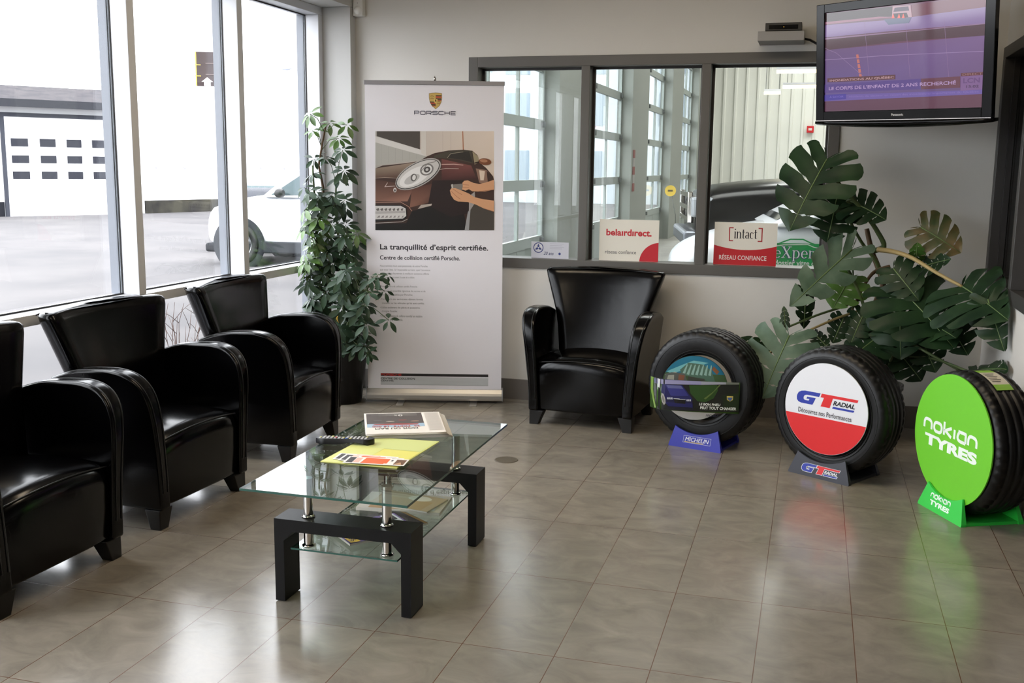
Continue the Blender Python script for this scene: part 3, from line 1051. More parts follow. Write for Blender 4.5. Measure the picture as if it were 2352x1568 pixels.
A.poly(P4([(1090, 755), (1140, 800), (1150, 850), (1110, 872)]), (150, 138, 110))
A.stroke(P4([(820, 870), (930, 868), (1010, 876)]), 0.004, (206, 168, 158))
A.stroke(P4([(800, 915), (860, 905), (970, 908)]), 0.003, (200, 180, 170))
A.stroke(P4([(238, 990), (320, 985), (430, 990)]), 0.002, (190, 172, 158))
A.stroke(P4([(345, 1030), (322, 1066), (410, 1060)]), 0.003, (206, 190, 182))
A.poly(P4([(1120, 905), (1215, 920), (1272, 985), (1262, 1055), (1150, 1030)]), (138, 108, 92))
A.poly(P4([(1150, 920), (1200, 930), (1190, 1010), (1160, 1010)]), (214, 196, 176))
A.poly(P4([(1215, 925), (1272, 980), (1262, 1050), (1225, 1020)]), (60, 42, 36))
A.poly(P4([(238, 1395), (510, 1385), (560, 1280), (760, 1225), (900, 1205), (1010, 1250), (1040, 1447), (238, 1447)]), (22, 20, 20))
A.poly(P4([(700, 1230), (740, 1010), (1010, 1010), (1090, 1150), (1050, 1300), (900, 1330)]), (38, 26, 26))
A.poly(P4([(610, 1262), (730, 1232), (735, 1215), (640, 1225)]), (176, 164, 154))
A.poly(P4([(1030, 1447), (1060, 1270), (1110, 1170), (1280, 1290), (1280, 1447)]), (70, 64, 58))
A.poly(P4([(1022, 1447), (1050, 1290), (1075, 1250), (1060, 1447)]), (150, 150, 150))
A.poly(P4([(1060, 1150), (1110, 1110), (1118, 1200), (1060, 1290)]), (156, 150, 146))
def e4(cx, cy, rx, ry, rot, col, n=28):
    c_, s_ = math.cos(rot), math.sin(rot)
    A.poly(P4([(cx + rx * math.cos(a) * c_ - ry * math.sin(a) * s_, cy + rx * math.cos(a) * s_ + ry * math.sin(a) * c_) for a in [2 * PI * i / n for i in range(n)]]), col)
hr = math.radians(-29)
e4(614, 955, 222, 104, hr, (168, 164, 160))
e4(612, 956, 212, 95, hr, (36, 34, 34))
e4(612, 955, 205, 89, hr, (198, 195, 192))
e4(585, 975, 150, 66, hr, (222, 220, 218))
e4(560, 1000, 75, 34, hr, (184, 182, 180))
e4(690, 915, 62, 50, hr, (120, 116, 114))
e4(690, 915, 48, 38, hr, (214, 212, 210))
e4(692, 915, 30, 25, hr, (74, 70, 70))
e4(692, 915, 14, 12, hr, (190, 188, 186))
e4(575, 985, 26, 34, 0.2, (92, 88, 86))
e4(578, 985, 16, 24, 0.2, (216, 214, 212))
A.stroke(P4([(640, 930), (700, 860), (770, 845)]), 0.004, (120, 116, 112))
e4(410, 1095, 14, 20, 0, (206, 200, 196))
e4(410, 1098, 7, 11, 0, (60, 56, 54))
A.poly(P4([(238, 1225), (470, 1225), (512, 1250), (518, 1330), (490, 1358), (238, 1372)]), (30, 28, 28))
A.poly(P4([(238, 1234), (462, 1234), (504, 1256), (510, 1322), (480, 1346), (238, 1352)]), (200, 197, 194))
A.poly(P4([(238, 1282), (500, 1278), (502, 1296), (238, 1304)]), (170, 166, 164))
for k in range(7):
    A.poly(P4([(245 + k * 36, 1262), (268 + k * 36, 1252), (276 + k * 34, 1274), (252 + k * 36, 1278)]), (104, 98, 96), k == 0)
    A.poly(P4([(250 + k * 36, 1338), (274 + k * 35, 1316), (280 + k * 34, 1334)]), (128, 122, 120), False)
A.stroke(P4([(238, 1386), (470, 1374), (520, 1350)]), 0.004, (168, 160, 156))
A.stroke(P4([(238, 1205), (460, 1200), (530, 1240), (560, 1280)]), 0.0035, (176, 136, 120))
e4(1200, 846, 56, 29, 0.1, (118, 70, 46))
e4(1190, 838, 34, 14, 0.1, (170, 120, 92))
A.stroke(P4([(1110, 858), (1150, 848)]), 0.007, (44, 30, 26))
SK, SD = (206, 154, 116), (164, 108, 78)
A.poly(P4([(903, 1048), (1006, 1038), (1004, 1096), (912, 1088)]), (122, 116, 110))
A.poly(P4([(903, 1048), (918, 1042), (924, 1086), (910, 1088)]), (186, 182, 176))
A.poly(P4([(1280, 1005), (1210, 1028), (1150, 1042), (1100, 1032), (1050, 1010), (1018, 1014), (1003, 1032), (1006, 1062), (1000, 1090), (1030, 1100), (1060, 1088), (1090, 1106), (1140, 1108), (1200, 1108), (1280, 1092)]), SK)
A.poly(P4([(1280, 1188), (1190, 1176), (1110, 1158), (1060, 1126), (1000, 1100), (940, 1078), (905, 1080), (893, 1098), (902, 1140), (930, 1180), (965, 1196), (1050, 1200), (1120, 1222), (1190, 1256), (1280, 1286)]), SK)
for pts in ([(1006, 1045), (1060, 1052)], [(1004, 1070), (1062, 1074)], [(905, 1105), (950, 1150), (985, 1175)], [(920, 1085), (970, 1120), (1000, 1135)], [(1190, 1256), (1280, 1284)], [(1140, 1108), (1280, 1092)]):
    A.stroke(P4(pts), 0.0028, SD)
A.obj('photo_print', t)
A = Art(lambda u, v, h: (u, -0.0223 - h, v), 0.00008)
# wording
def tx5(s, x0, y0, x1, y1, col, bold=0.0, shear=0.0):
    a, b = c5(x0, y1), c5(x0, y0)
    A.text(s, a[0], a[1], c5(x1, y0)[0], b[1], col, bold, shear)
INK = (52, 50, 58)
tx5('La tranquillité d\u2019esprit certifiée.', 266, 146, 1172, 206, INK, 0.022)
A.obj('headline_print', t)
A = Art(lambda u, v, h: (u, -0.0223 - h, v), 0.00008)
tx5('Centre de collision certifié Porsche.', 265, 241, 936, 277, INK, 0.018)
A.obj('subtitle_print', t)
A = Art(lambda u, v, h: (u, -0.0223 - h, v), 0.00008)
GY = (128, 126, 132)
for s, x0, y, x1 in [('Nous sommes tout aussi passionnés de votre Porsche', 266, 332, 664), ('que vous l\u2019êtes. Si l\u2019impensable survient, ayez l\u2019assurance', 266, 364, 686),
                     ('que nous vous fournirons la meilleure assistance offerte', 266, 395, 676), ('dans les moments qui suivent à la suite de la collision.', 266, 427, 556),
                     ('Chaque centre de collision certifié Porsche :', 266, 503, 584), ('\u2022 Respecte un ensemble rigoureux de normes et de', 266, 541, 646),
                     ('conditions établies par Porsche;', 282, 573, 538), ('\u2022 Fait appel à des techniciens dûment formés', 266, 610, 626),
                     ('travailler sur les véhicules qui lui sont confiés;', 282, 643, 636), ('\u2022 Utilise seulement des pièces et accessoires', 266, 680, 600),
                     ('d\u2019origine Porsche;', 282, 711, 410), ('\u2022 Vise l\u2019excellence de calibre mondial en matière', 266, 748, 620), ('service à la clientèle.', 282, 780, 458)]:
    if y == 503:
        A.obj('paragraph_print', t)
        A = Art(lambda u, v, h: (u, -0.0223 - h, v), 0.00008)
    tx5(s, x0, y - 11, x1, y + 9, GY)
def bx5(x0, y0, x1, y1, col):
    a, b = c5(x0, y1), c5(x0, y0)
    A.rect(a[0], a[1], c5(x1, y0)[0], b[1], col)
A.obj('list_print', t)
A = Art(lambda u, v, h: (u, -0.0223 - h, v), 0.00008)
bx5(272, 1256, 1172, 1322, (194, 197, 200))
for k in range(6):
    bx5(272, 1268 + k * 10, 1172, 1270 + k * 10, (182, 186, 188))
bx5(272, 1320, 1172, 1323, (150, 154, 156))
bx5(272, 1228, 1172, 1250, (40, 38, 40))
u0, v0 = c5(276, 1246)
u1, v1 = c5(445, 1234)
letters(A, 'PORSCHE', u0, v0, u1, v1, 0.0035, (176, 44, 40), 0.3)
tx5('CENTRE DE COLLISION', 273, 1263, 558, 1279, (44, 44, 48), 0.02)
tx5('CERTIFIÉ', 273, 1281, 380, 1296, (44, 44, 48), 0.02)
A.obj('footer_print', t)

# ================================================================== SIGNS ON THE WINDOW LEDGE
ZL = 0.9225
def flat(y):
    return lambda px, py: (lambda q: (q.x, q.z))(at_y(px, py, y))
def sign(name, label, cat, x0, x1, z1, m_, y=6.495):
    t_ = thing(name, label, cat, ((x0 + x1) / 2, y, ZL))
    w_, h_ = (x1 - x0) / 2, z1 - ZL
    MB().box(-w_, w_, -0.003, 0.003, 0.0, h_).obj('board', m_, t_)
    A_ = Art(lambda u, v, h: (u - (x0 + x1) / 2, -0.0031 - h, v - ZL), 0.0001)
    return t_, A_, w_, h_
WHITEB = mat('white_board', (226, 222, 210), 0.45)
c6 = lambda x, y: flat(6.495)(1060 + x / 2.9037, 100 + y / 2.9037)
c7 = lambda x, y: flat(6.495)(1480 + x / 2.904, 100 + y / 2.904)
def txp(A_, cf, s, x0, y0, x1, y1, col, bold=0.0, shear=0.0):
    a, b = cf(x0, y1), cf(x0, y0)
    A_.text(s, a[0], a[1], cf(x1, y0)[0], b[1], col, bold, shear)
t, A, w_, h_ = sign('insurance_sign', 'white sign with red lettering and red quarter circle on the window ledge', 'sign', -1.290, -0.917, 1.180, WHITEB)
RED = (192, 26, 42)
txp(A, c6, 'bela\u0131rd\u0131rect.', 966, 1234, 1270, 1279, RED, 0.03)
txp(A, c6, 'réseau confiance', 958, 1374, 1166, 1398, (70, 70, 76), 0.004)
cx, cz = -0.917 + 0.01, ZL - 0.008
pts = [(-0.917, ZL + 0.001)] + [p for p in arc(cx, cz, 0.128, 94, 176, 14)] + []
pts = [(min(p[0], -0.9172), max(p[1], ZL + 0.0008)) for p in pts]
A.poly(pts, RED)
A.obj('print', t)
t, A, w_, h_ = sign('network_sign', 'white and red sign with black serif lettering in red brackets on the window ledge', 'sign', -0.579, -0.207, 1.180, WHITEB)
a, b = c7(597, 1298), c7(756, 1236)
serif_text(A, 'intact', a[0], a[1], b[0], b[1], (34, 30, 34), 1.15)
for pts in ([(596, 1228), (570, 1227), (567, 1313), (592, 1314)], [(762, 1232), (787, 1233), (783, 1319), (756, 1319)]):
    A.stroke([c7(*p) for p in pts], 0.0062, (168, 34, 40))
zl, zm = c7(470, 1340)[1], c7(670, 1376)[1]
pts = [(-0.579, ZL + 0.001), (-0.207, ZL + 0.001)]
for i in range(17):
    u = 1 - 2 * i / 16
    pts.append((-0.393 + u * 0.186, zm + (zl - zm) * u * u))
A.poly(pts, (186, 26, 36))
txp(A, c7, 'RÉSEAU CONFIANCE', 498, 1400, 816, 1438, (226, 220, 214), 0.012)
A.obj('print', t)
t, A, w_, h_ = sign('award_plaque', 'small silver plaque with a blue round emblem leaning in the window corner', 'plaque', -1.732, -1.486, 1.026, mat('silver_plate', (196, 196, 204), 0.35, 0.3))
BL = (44, 56, 120)
ex, ez = c6(514, 1360)
A.ell(ex, ez, 0.0335, 0.0335, BL)
A.ell(ex, ez, 0.028, 0.028, (206, 206, 214))
for k in range(3):
    an = PI / 2 + k * 2 * PI / 3
    A.poly([(ex + 0.0255 * math.cos(an + d) * q, ez + 0.0255 * math.sin(an + d) * q) for d, q in ((0, 1), (0.42, 0.62), (1.05, 0.28), (-1.05, 0.28), (-0.42, 0.62))], BL)
txp(A, c6, '20 ans', 548, 1386, 616, 1408, (60, 64, 100), 0.01, 0.3)
for k in range(4):
    p, q = c6(590, 1334 + k * 11), c6(684 - 12 * (k % 2), 1334 + k * 11)
    A.stroke([p, (q[0], p[1])], 0.0016, (150, 150, 160), k == 0)
p = c6(655, 1402)
A.ell(p[0], p[1], 0.008, 0.008, BL, 12)
A.obj('print', t)

# ================================================================== TELEVISION
tv = thing('television', 'wall-mounted flat television showing a news broadcast, above the monstera', 'television', (0.3636, 5.704, 2.0553))
_yw, _ti, _ro = -0.6658, 0.0965, -0.0122
cw, sw = math.cos(_yw), math.sin(_yw)
_U = Vector((cw, sw, 0))
_N0 = Vector((sw, -cw, 0))
_N = _N0 * math.cos(_ti) + Vector((0, 0, -1)) * math.sin(_ti)
_V = Vector((0, 0, 1)) * math.cos(_ti) + _N0 * math.sin(_ti)
_U, _V = _U * math.cos(_ro) + _V * math.sin(_ro), _V * math.cos(_ro) - _U * math.sin(_ro)
tv.rotation_euler = Matrix((_U, -_N, _V)).transposed().to_euler()
# local: x right, y away from viewer, z up; screen plane y = 0
SW, SH = 0.45, 0.253
m = MB()
fo = [(-SW - 0.050, -SH - 0.050), (SW + 0.052, -SH - 0.050), (SW + 0.052, SH + 0.045), (-SW - 0.050, SH + 0.045)]
m.box(-SW - 0.050, -SW, -0.012, 0.02, -SH - 0.05, SH + 0.045).box(SW, SW + 0.052, -0.012, 0.02, -SH - 0.05, SH + 0.045)
m.box(-SW, SW, -0.012, 0.02, SH, SH + 0.045).box(-SW, SW, -0.012, 0.02, -SH - 0.05, -SH)
bz = m.obj('bezel', GLOSSBK, tv, False, 0.003)
m = MB()
rows = []
for i in range(13):
    u = -1 + i / 6
    x = u * 0.502
    d = 0.018 * (1 - u * u)
    rows.append([(x, -0.013, -SH - 0.0505), (x, -0.016, -SH - 0.062 - d * 0.3), (x, 0.0, -SH - 0.070 - d), (x, 0.05, -SH - 0.066 - d), (x, 0.05, -SH - 0.0505)])
m.quad_grid(rows, True, True)
m.obj('speaker_bar', GLOSSBK, tv, True)
MB().box(-0.498, 0.5, -0.0135, -0.0122, -SH - 0.050, -SH - 0.0465).obj('silver_trim', CHROME, bz)
MB().box(-0.47, 0.47, 0.0202, 0.075, -SH - 0.045, SH + 0.02).obj('back_cover', PLASTBK, tv, False, 0.01)
MB().box(-SW, SW, 0.0, 0.004, -SH, SH).obj('display_panel', mat('display_glass', (14, 12, 16), 0.06), tv)
TO = Vector((0.3636, 5.704, 2.0553))
def tpx(x, y):
    d = ray(1700 + x / 3.607, y / 3.607)
    o_ = Vector((0, 0, 1.5)) - TO
    q = o_ + d * (-o_.dot(_N) / d.dot(_N))
    return (max(-SW, min(SW, q.dot(_U))), max(-SH, min(SH, q.dot(_V))))
A = Art(lambda u, v, h: (u, -0.0002 - h, v), 0.0001)
PT = lambda pts: [tpx(*p) for p in pts]
A.grad([(-SW, -SH), (SW, -SH), (SW, SH), (-SW, SH)], [(92, 58, 78), (98, 60, 76), (120, 76, 100), (96, 70, 86)])
A.grad(PT([(705, 830), (2010, 760), (2045, 290), (705, 415)]), [(96, 78, 136), (104, 78, 118), (122, 94, 138), (106, 80, 122)])
A.poly(PT([(690, 115), (1262, 55), (1262, 135), (690, 188)]), (58, 44, 44))
A.poly(PT([(1420, 40), (2060, -40), (2060, 60), (1420, 140)]), (116, 70, 84))
A.poly(PT([(690, 210), (1300, 160), (1500, 130), (2060, 55), (2060, 190), (1200, 262), (690, 312)]), (136, 112, 158))
A.poly(PT([(690, 185), (1150, 138), (1280, 140), (690, 205)]), (150, 100, 120))
A.poly(PT([(690, 330), (1040, 296), (1500, 252), (2060, 196), (2060, 292), (1300, 344), (690, 418)]), (84, 60, 68))
A.poly(PT([(690, 318), (1040, 286), (1500, 246), (2060, 188), (2060, 196), (1040, 296), (690, 330)]), (150, 120, 150))
for x in (1030, 1370, 1690):
    A.stroke(PT([(x, 180 - (x - 1030) * .05), (x + 40, 640)]), 0.002, (140, 112, 150))
A.stroke(PT([(690, 402), (800, 440), (1030, 640)]), 0.002, (146, 120, 160))
A.stroke(PT([(690, 498), (1200, 460), (2020, 424)]), 0.003, (150, 124, 168))
A.poly(PT([(1265, 52), (1415, 44), (1425, 140), (1258, 152)]), (176, 140, 150))
A.poly(PT([(1282, 64), (1395, 52), (1402, 88), (1272, 98)]), (66, 52, 74))
A.poly(PT([(1272, 112), (1382, 105), (1395, 142), (1258, 152)]), (40, 28, 40))
for x in (1268, 1316, 1352):
    A.poly(PT([(x - 12, 152), (x + 14, 150), (x + 2, 110)]), (232, 84, 66), x == 1268)
A.poly(PT([(1190, 160), (1420, 145), (1400, 190), (1230, 205)]), (84, 92, 120))
for k in range(5):
    A.poly(PT([(962 + k * 6, 452 + k * 40), (982 + k * 6, 450 + k * 40), (988 + k * 6, 482 + k * 40), (966 + k * 6, 484 + k * 40)]), (190, 112, 104), k == 0)
A.poly(PT([(725, 648), (1288, 618), (1288, 656), (725, 682)]), (92, 54, 58))
A.poly(PT([(690, 702), (1826, 632), (1826, 726), (690, 770)]), (88, 66, 132))
A.poly(PT([(1500, 652), (1826, 632), (1826, 726), (1500, 740)]), (104, 62, 76))
A.poly(PT([(690, 790), (2015, 742), (2015, 778), (690, 840)]), (108, 88, 158))
A.poly(PT([(690, 786), (880, 778), (880, 820), (690, 836)]), (74, 60, 150))
A.poly(PT([(1832, 632), (2018, 620), (2014, 740), (1828, 752)]), (126, 92, 140))
A.poly(PT([(1832, 606), (2022, 594), (2020, 620), (1832, 632)]), (96, 50, 54))
def ttx(s, x0, y0, x1, y1, col, bold=0.0):
    a, b = tpx(x0, y1), tpx(x0, y0)
    A.text(s, a[0], a[1], tpx(x1, (y0 + y1) / 2)[0], b[1], col, bold)
ttx('INONDATIONS AU QUÉBEC', 745, 655, 1278, 680, (186, 146, 150), 0.02)
ttx('LE CORPS DE L\u2019ENFANT DE 2 ANS RECHERCHÉ', 738, 714, 1790, 748, (176, 146, 190), 0.02)
ttx('DIRECT', 1845, 609, 2010, 627, (150, 110, 112), 0.01)
ttx('15:02', 1876, 706, 1980, 728, (74, 50, 84), 0.02)
ttx('LCN', 1850, 648, 1990, 690, (104, 72, 120), 0.03)
ttx('À SAVOIR', 745, 792, 860, 812, (128, 110, 190))
ttx('résidents du secteur en raison des inondations importantes du Québec', 905, 792, 1980, 812, (134, 112, 176))
A.obj('broadcast_picture', tv, SCREEN)
A = Art(lambda u, v, h: (u, -0.0122 - h, v), 0.0001)
A.text('Panasonic', -0.032, -SH - 0.030, 0.036, -SH - 0.018, (200, 200, 200), 0.02)
A.obj('lettering', bz)
# bracket reaching back to the corner
m = MB()
m.box(-0.10, 0.10, 0.0752, 0.095, -0.12, 0.12)
m.obj('mount_plate', FRAMEDK, tv)
inv = tv.rotation_euler.to_matrix().inverted()
def tloc(p):
    return inv @ (Vector(p) - TO)
MB().tube([(0, 0.09, 0), tloc((0.62, 6.12, 2.06)), tloc((0.80, 6.42, 2.06))], 0.022, 10).obj('mount_arm', FRAMEDK, tv, True)
MB().tube([tloc((0.80, 6.425, 1.96)), tloc((0.80, 6.425, 2.16))], 0.020, 10).obj('wall_bracket', FRAMEDK, tv, True)

# small shelf with set-top box and cable
sx0, sx1 = at_y(1740, 92, 6.22).x, at_y(1847, 92, 6.22).x
zs0, zs1 = at_y(1800, 93, 6.22).z, at_y(1800, 71, 6.22).z
o = thing('wall_shelf', 'small grey floating shelf on the back wall beside the television', 'shelf', ((sx0 + sx1) / 2, 6.33, zs0))
MB().box(sx0 - (sx0 + sx1) / 2, sx1 - (sx0 + sx1) / 2, -0.11, 0.1165, 0, zs1 - zs0).obj('board', mat('shelf_grey', (150, 148, 146), 0.5), o, False, 0.002)
bx0, bx1 = at_y(1758, 60, 6.24).x, at_y(1842, 60, 6.24).x
zb = at_y(1800, 52, 6.24).z
o = thing('set_top_box', 'black set-top box with tiny display on the grey wall shelf', 'set-top box', ((bx0 + bx1) / 2, 6.32, zs1 + 0.0005))
hb = (bx1 - bx0) / 2
MB().box(-hb, hb, -0.08, 0.09, 0.004, zb - zs1).obj('case', PLASTBK, o, False, 0.002)
MB().box(-hb + 0.02, hb - 0.02, -0.0815, -0.0802, 0.012, zb - zs1 - 0.012).obj('front_panel', GLOSSBK, o)
MB().box(0.0, 0.003, -0.083, -0.0816, 0.022, 0.025).obj('indicator_light', mat('amber_led', (220, 170, 60), 0.4, emit=((255, 190, 60), 1.0)), o)
for sx in (-1, 1):
    MB().box(sx * hb * 0.8 - 0.01, sx * hb * 0.8 + 0.01, -0.05, 0.05, 0, 0.0042).obj('foot', RUBBER, o)
o = MB().tube([(sx1 - 0.01, 6.41, zs0 + 0.03), (sx1 + 0.03, 6.40, zs0 + 0.02), (sx1 + 0.10, 6.30, zs0 - 0.03), (0.22, 6.02, zs0 - 0.10), (0.34, 5.86, zs0 - 0.16)], 0.007, 8).obj('cable', PLASTBK, None, True)
tag(o, 'black cable running from the set-top box shelf to the television', 'cable')

# motion detector
o = thing('motion_detector', 'white motion detector high in the corner on the column edge', 'motion detector', (-2.875, 6.425, 2.434))
MB().box(-0.034, 0.034, -0.030, 0.0215, 0, 0.105).obj('housing', mat('white_plastic', (214, 212, 206), 0.45), o, False, 0.006, 3)
m = MB()
m.lathe([(0.0, -0.012), (0.012, -0.011), (0.022, -0.006), (0.026, 0.0)], 20, 'y', (0, -0.0305, 0.036))
m.obj('lens', mat('lens_white', (226, 224, 218), 0.3), o, True)
MB().box(-0.002, 0.002, -0.0312, -0.0302, 0.078, 0.082).obj('indicator_light', PLASTBK, o)

# ================================================================== TYRE DISPLAYS
def tyre(label, loc, rz, R=0.316, W=0.205, rin=0.215, sipes=96):
    t_ = thing('tyre', label, 'tyre', loc, rz, 'display tyres')
    h = W / 2
    g = 0.008
    prof = [(rin - 0.006, -h * 0.80), (rin, -h * 0.93), (rin + 0.018, -h * 1.0), (rin + 0.040, -h * 1.04), (R - 0.050, -h * 1.05), (R - 0.030, -h * 1.0),
            (R - 0.016, -h * 0.93), (R - 0.006, -h * 0.82)]
    for a, b in ((-.56, -.52), (-.20, -.15), (.15, .20), (.52, .56)):
        prof += [(R - 0.001, h * (a - 0.02)), (R - g, h * a), (R - g, h * b), (R - 0.001, h * (b + 0.02))]
    prof += [(R - 0.006, h * 0.82), (R - 0.016, h * 0.93), (R - 0.030, h), (R - 0.050, h * 1.05), (rin + 0.040, h * 1.04), (rin + 0.018, h), (rin, h * 0.93),
             (rin - 0.006, h * 0.80), (rin + 0.004, h * 0.66), (R - 0.03, h * 0.60), (R - 0.022, 0.0), (R - 0.03, -h * 0.60), (rin + 0.004, -h * 0.66)]
    edge = {6, 7, 8, 23, 24, 25}
    def mod(i, q, r):
        if i % 4 == 0 and (q in edge):
            return r - 0.005
        return r
    body_ = MB().lathe(prof, sipes * 2, 'y', (0, 0, R + 0.014), True, mod).obj('carcass', RUBBER, t_, True)
    for s_ in (-1, 1):
        for rr in (rin + 0.012, rin + 0.026, R - 0.044):
            MB().lathe([(rr - 0.0016, s_ * h * 1.0), (rr - 0.0008, s_ * (h * 1.045 + 0.0012)), (rr + 0.0008, s_ * (h * 1.045 + 0.0012)), (rr + 0.0016, s_ * h * 1.0)], 96, 'y', (0, 0, R + 0.014)).obj('bead_rib', RUBBER, body_, True)
    return t_

def cradle(label, loc, rz, m_, width=0.335, top=0.262, H=0.112, dip=0.034, depth=0.30):
    t_ = thing('tyre_stand', label, 'tyre stand', loc, rz, 'tyre stands')
    yf = depth / 2
    for s_ in (-1, 1):
        pts = [(-width / 2, 0), (width / 2, 0), (width / 2, 0.010), (top / 2, H)]
        pts += [(top / 2 * (1 - 2 * i / 16), H - dip * (1 - (1 - 2 * i / 16) ** 2)) for i in range(1, 16)]
        pts += [(-top / 2, H), (-width / 2, 0.010)]
        m_b = MB()
        n_ = len(pts)
        bm = m_b.bm
        a = [bm.verts.new((x, s_ * (yf - 0.022 * (z / H)), z)) for x, z in pts]
        b = [bm.verts.new((x, s_ * (yf - 0.026 - 0.004 * (z / H)), z)) for x, z in pts]
        for i in range(n_):
            bm.faces.new((a[i], a[(i + 1) % n_], b[(i + 1) % n_], b[i]))
        for tri in tessellate_polygon([[Vector((x, z, 0)) for x, z in pts]]):
            bm.faces.new([a[i] for i in tri])
            bm.faces.new([b[i] for i in tri[::-1]])
        m_b.obj('end_plate', m_, t_)
    MB().box(-width / 2 + 0.006, width / 2 - 0.006, -yf + 0.0265, yf - 0.0265, 0, 0.0135).obj('base_plate', m_, t_)
    A_ = Art(lambda u, v, h: (u, -(yf - 0.022 * (v / H)) - 0.0004 - h, v), 0.0001)
    return t_, A_

def disc(label, loc, rz, Rz, zc, y, th, m_, name='display_disc'):
    t_ = thing(name, label, 'tyre display disc', loc, rz)
    MB().lathe([(0, y), (Rz, y), (Rz, y + th), (0, y + th)], 96, 'y', (0, 0, zc)).obj('disc', m_, t_, False)
    return t_, (lambda r_=Rz: Art(lambda u, v, h: (u * r_, y - 0.0003 - h, zc + v * r_), 0.0001))

def disc_poly(f, n=72, keep=None):
    pts = [(math.cos(2 * PI * i / n) * f, math.sin(2 * PI * i / n) * f) for i in range(n)]
    return [p for p in pts if keep(p)] if keep else pts

def front_mid(p, q, d):
    p, q = Vector(p), Vector(q)
    rz = math.atan2(q.y - p.y, q.x - p.x)
    c = (p + q) / 2 + Vector((-math.sin(rz), math.cos(rz), 0)) * d
    return (c.x, c.y, 0), rz

ZC = 0.33
# --- GT tyre
locG, rzG = front_mid((-0.055, 5.290, 0), (0.229, 5.115, 0), 0.15)
STK = mat('charcoal_stand', (46, 48, 58), 0.45)
tyre('black tyre with round white and red disc, middle one of the three display tyres', locG, rzG)
d_, mk = disc('round disc, white above and red below, on the middle display tyre', locG, rzG, 0.226, 0.345, -0.1165, 0.006, mat('white_disc', (222, 224, 230), 0.4))
A = mk()
GTR, GTB = (214, 34, 38), (38, 56, 160)
pts = disc_poly(0.995, 120, lambda p: p[1] < -0.205)
pts.sort(key=lambda p: math.atan2(p[0], -p[1]))
A.poly(pts, GTR)
def gt_logo(A, u0, v0, s, sl=0.18, outline=None):
    """G-T-RADIAL mark: origin lower left, s = height"""
    sh = lambda pts: [(u0 + (x + sl * y) * s, v0 + y * s) for x, y in pts]
    Gp = [(2.05, 1.0), (0.62, 1.0), (0.30, .94), (0.08, .80), (0, .58), (0, .42), (0.06, .22), (0.24, .07), (0.52, 0), (1.55, 0), (1.72, .56), (0.94, .56), (0.90, .40), (1.18, .40), (1.14, .27), (0.78, .27), (0.66, .34), (0.62, .48), (0.68, .64), (0.86, .70), (1.98, .70)]
    Gp = [(x * .95, y) for x, y in Gp]
    Tp = [(2.04, 1.0), (5.10, 1.0), (5.06, .78), (3.05, .78), (2.95, 0), (2.18, 0), (2.30, .70), (2.00, .70)]
    B = [(3.20, .16), (4.98, .16), (4.92, 0), (3.16, 0)]
    if outline:
        for p in (Gp, Tp, B):
            q = sh(p)
            A.stroke(q + [q[0], q[1]], 0.11 * s, outline)
    A.poly(sh(Gp), GTB)
    A.poly(sh(Tp), GTR)
    A.poly(sh(B), GTB)
    A.text('RADIAL', u0 + (3.22) * s, v0 + 0.26 * s, u0 + (5.02) * s, v0 + 0.62 * s, (32, 32, 40) if not outline else (226, 228, 232), 0.035, 0.25)
gt_logo(A, -0.74, 0.045, 0.285)
A.text('Découvrez nos Performances', -0.66, -0.165, 0.63, -0.055, (50, 50, 58), 0.006)
A.obj('disc_print', d_)
c_, A = cradle('charcoal tyre stand with a small red and blue logo, under the middle tyre', locG, rzG, STK)
gt_logo(A, -0.098, 0.022, 0.040, outline=(220, 224, 232))
A.obj('logo_print', c_)

# --- green tyre
locN, rzN = front_mid((0.526, 4.954, 0), (0.677, 4.646, 0), 0.15)
GRN, GRB = (104, 190, 40), (46, 190, 66)
tn_ = tyre('black tyre behind a large green disc, rightmost of the three display tyres', locN, rzN)
d_, mk = disc('large round lime green disc with white lettering on the rightmost display tyre', locN, rzN, 0.288, 0.340, -0.1165, 0.006, mat('lime_disc', GRN, 0.45))
A = mk()
letters(A, 'nokian', -0.74, 0.03, 0.62, 0.235, 0.050, (222, 232, 224), 0.34, {'i': 0.08}, True)
A.text('TYRES', -0.70, -0.225, 0.66, -0.045, (226, 236, 228), 0.055)
A.obj('disc_print', d_)
c_, A = cradle('bright green tyre stand with white lettering, under the rightmost tyre', locN, rzN, mat('green_stand', GRB, 0.4))
letters(A, 'nokian', -0.085, 0.058, 0.062, 0.082, 0.0058, (216, 232, 220), 0.34, {'i': 0.08}, True)
A.text('TYRES', -0.082, 0.025, 0.066, 0.047, (220, 236, 224), 0.045)
A.obj('lettering_print', c_)
# paper label on the tread
Rt = 0.3172
def lab(u, v, h):
    a = math.radians(86) - u / Rt
    return (Rt * math.cos(a) + h * math.cos(a), v, Rt * math.sin(a) + h * math.sin(a) + 0.33)
A = Art(lab, 0.0002)
for k in range(10):
    a, b = -0.02 + k * 0.018, -0.02 + (k + 1) * 0.018
    A.rect(a, -0.040, b, 0.040, (214, 208, 190) if 1 < k < 8 else (140, 190, 70), k == 0)
for k in range(6):
    A.rect(0.03 + k * 0.014, -0.030, 0.036 + k * 0.014, 0.02 - 0.01 * (k % 2), (90, 88, 84), k == 0)
A.rect(-0.02, 0.036, 0.16, 0.040, (206, 96, 60))
A.obj('tread_label', tn_)

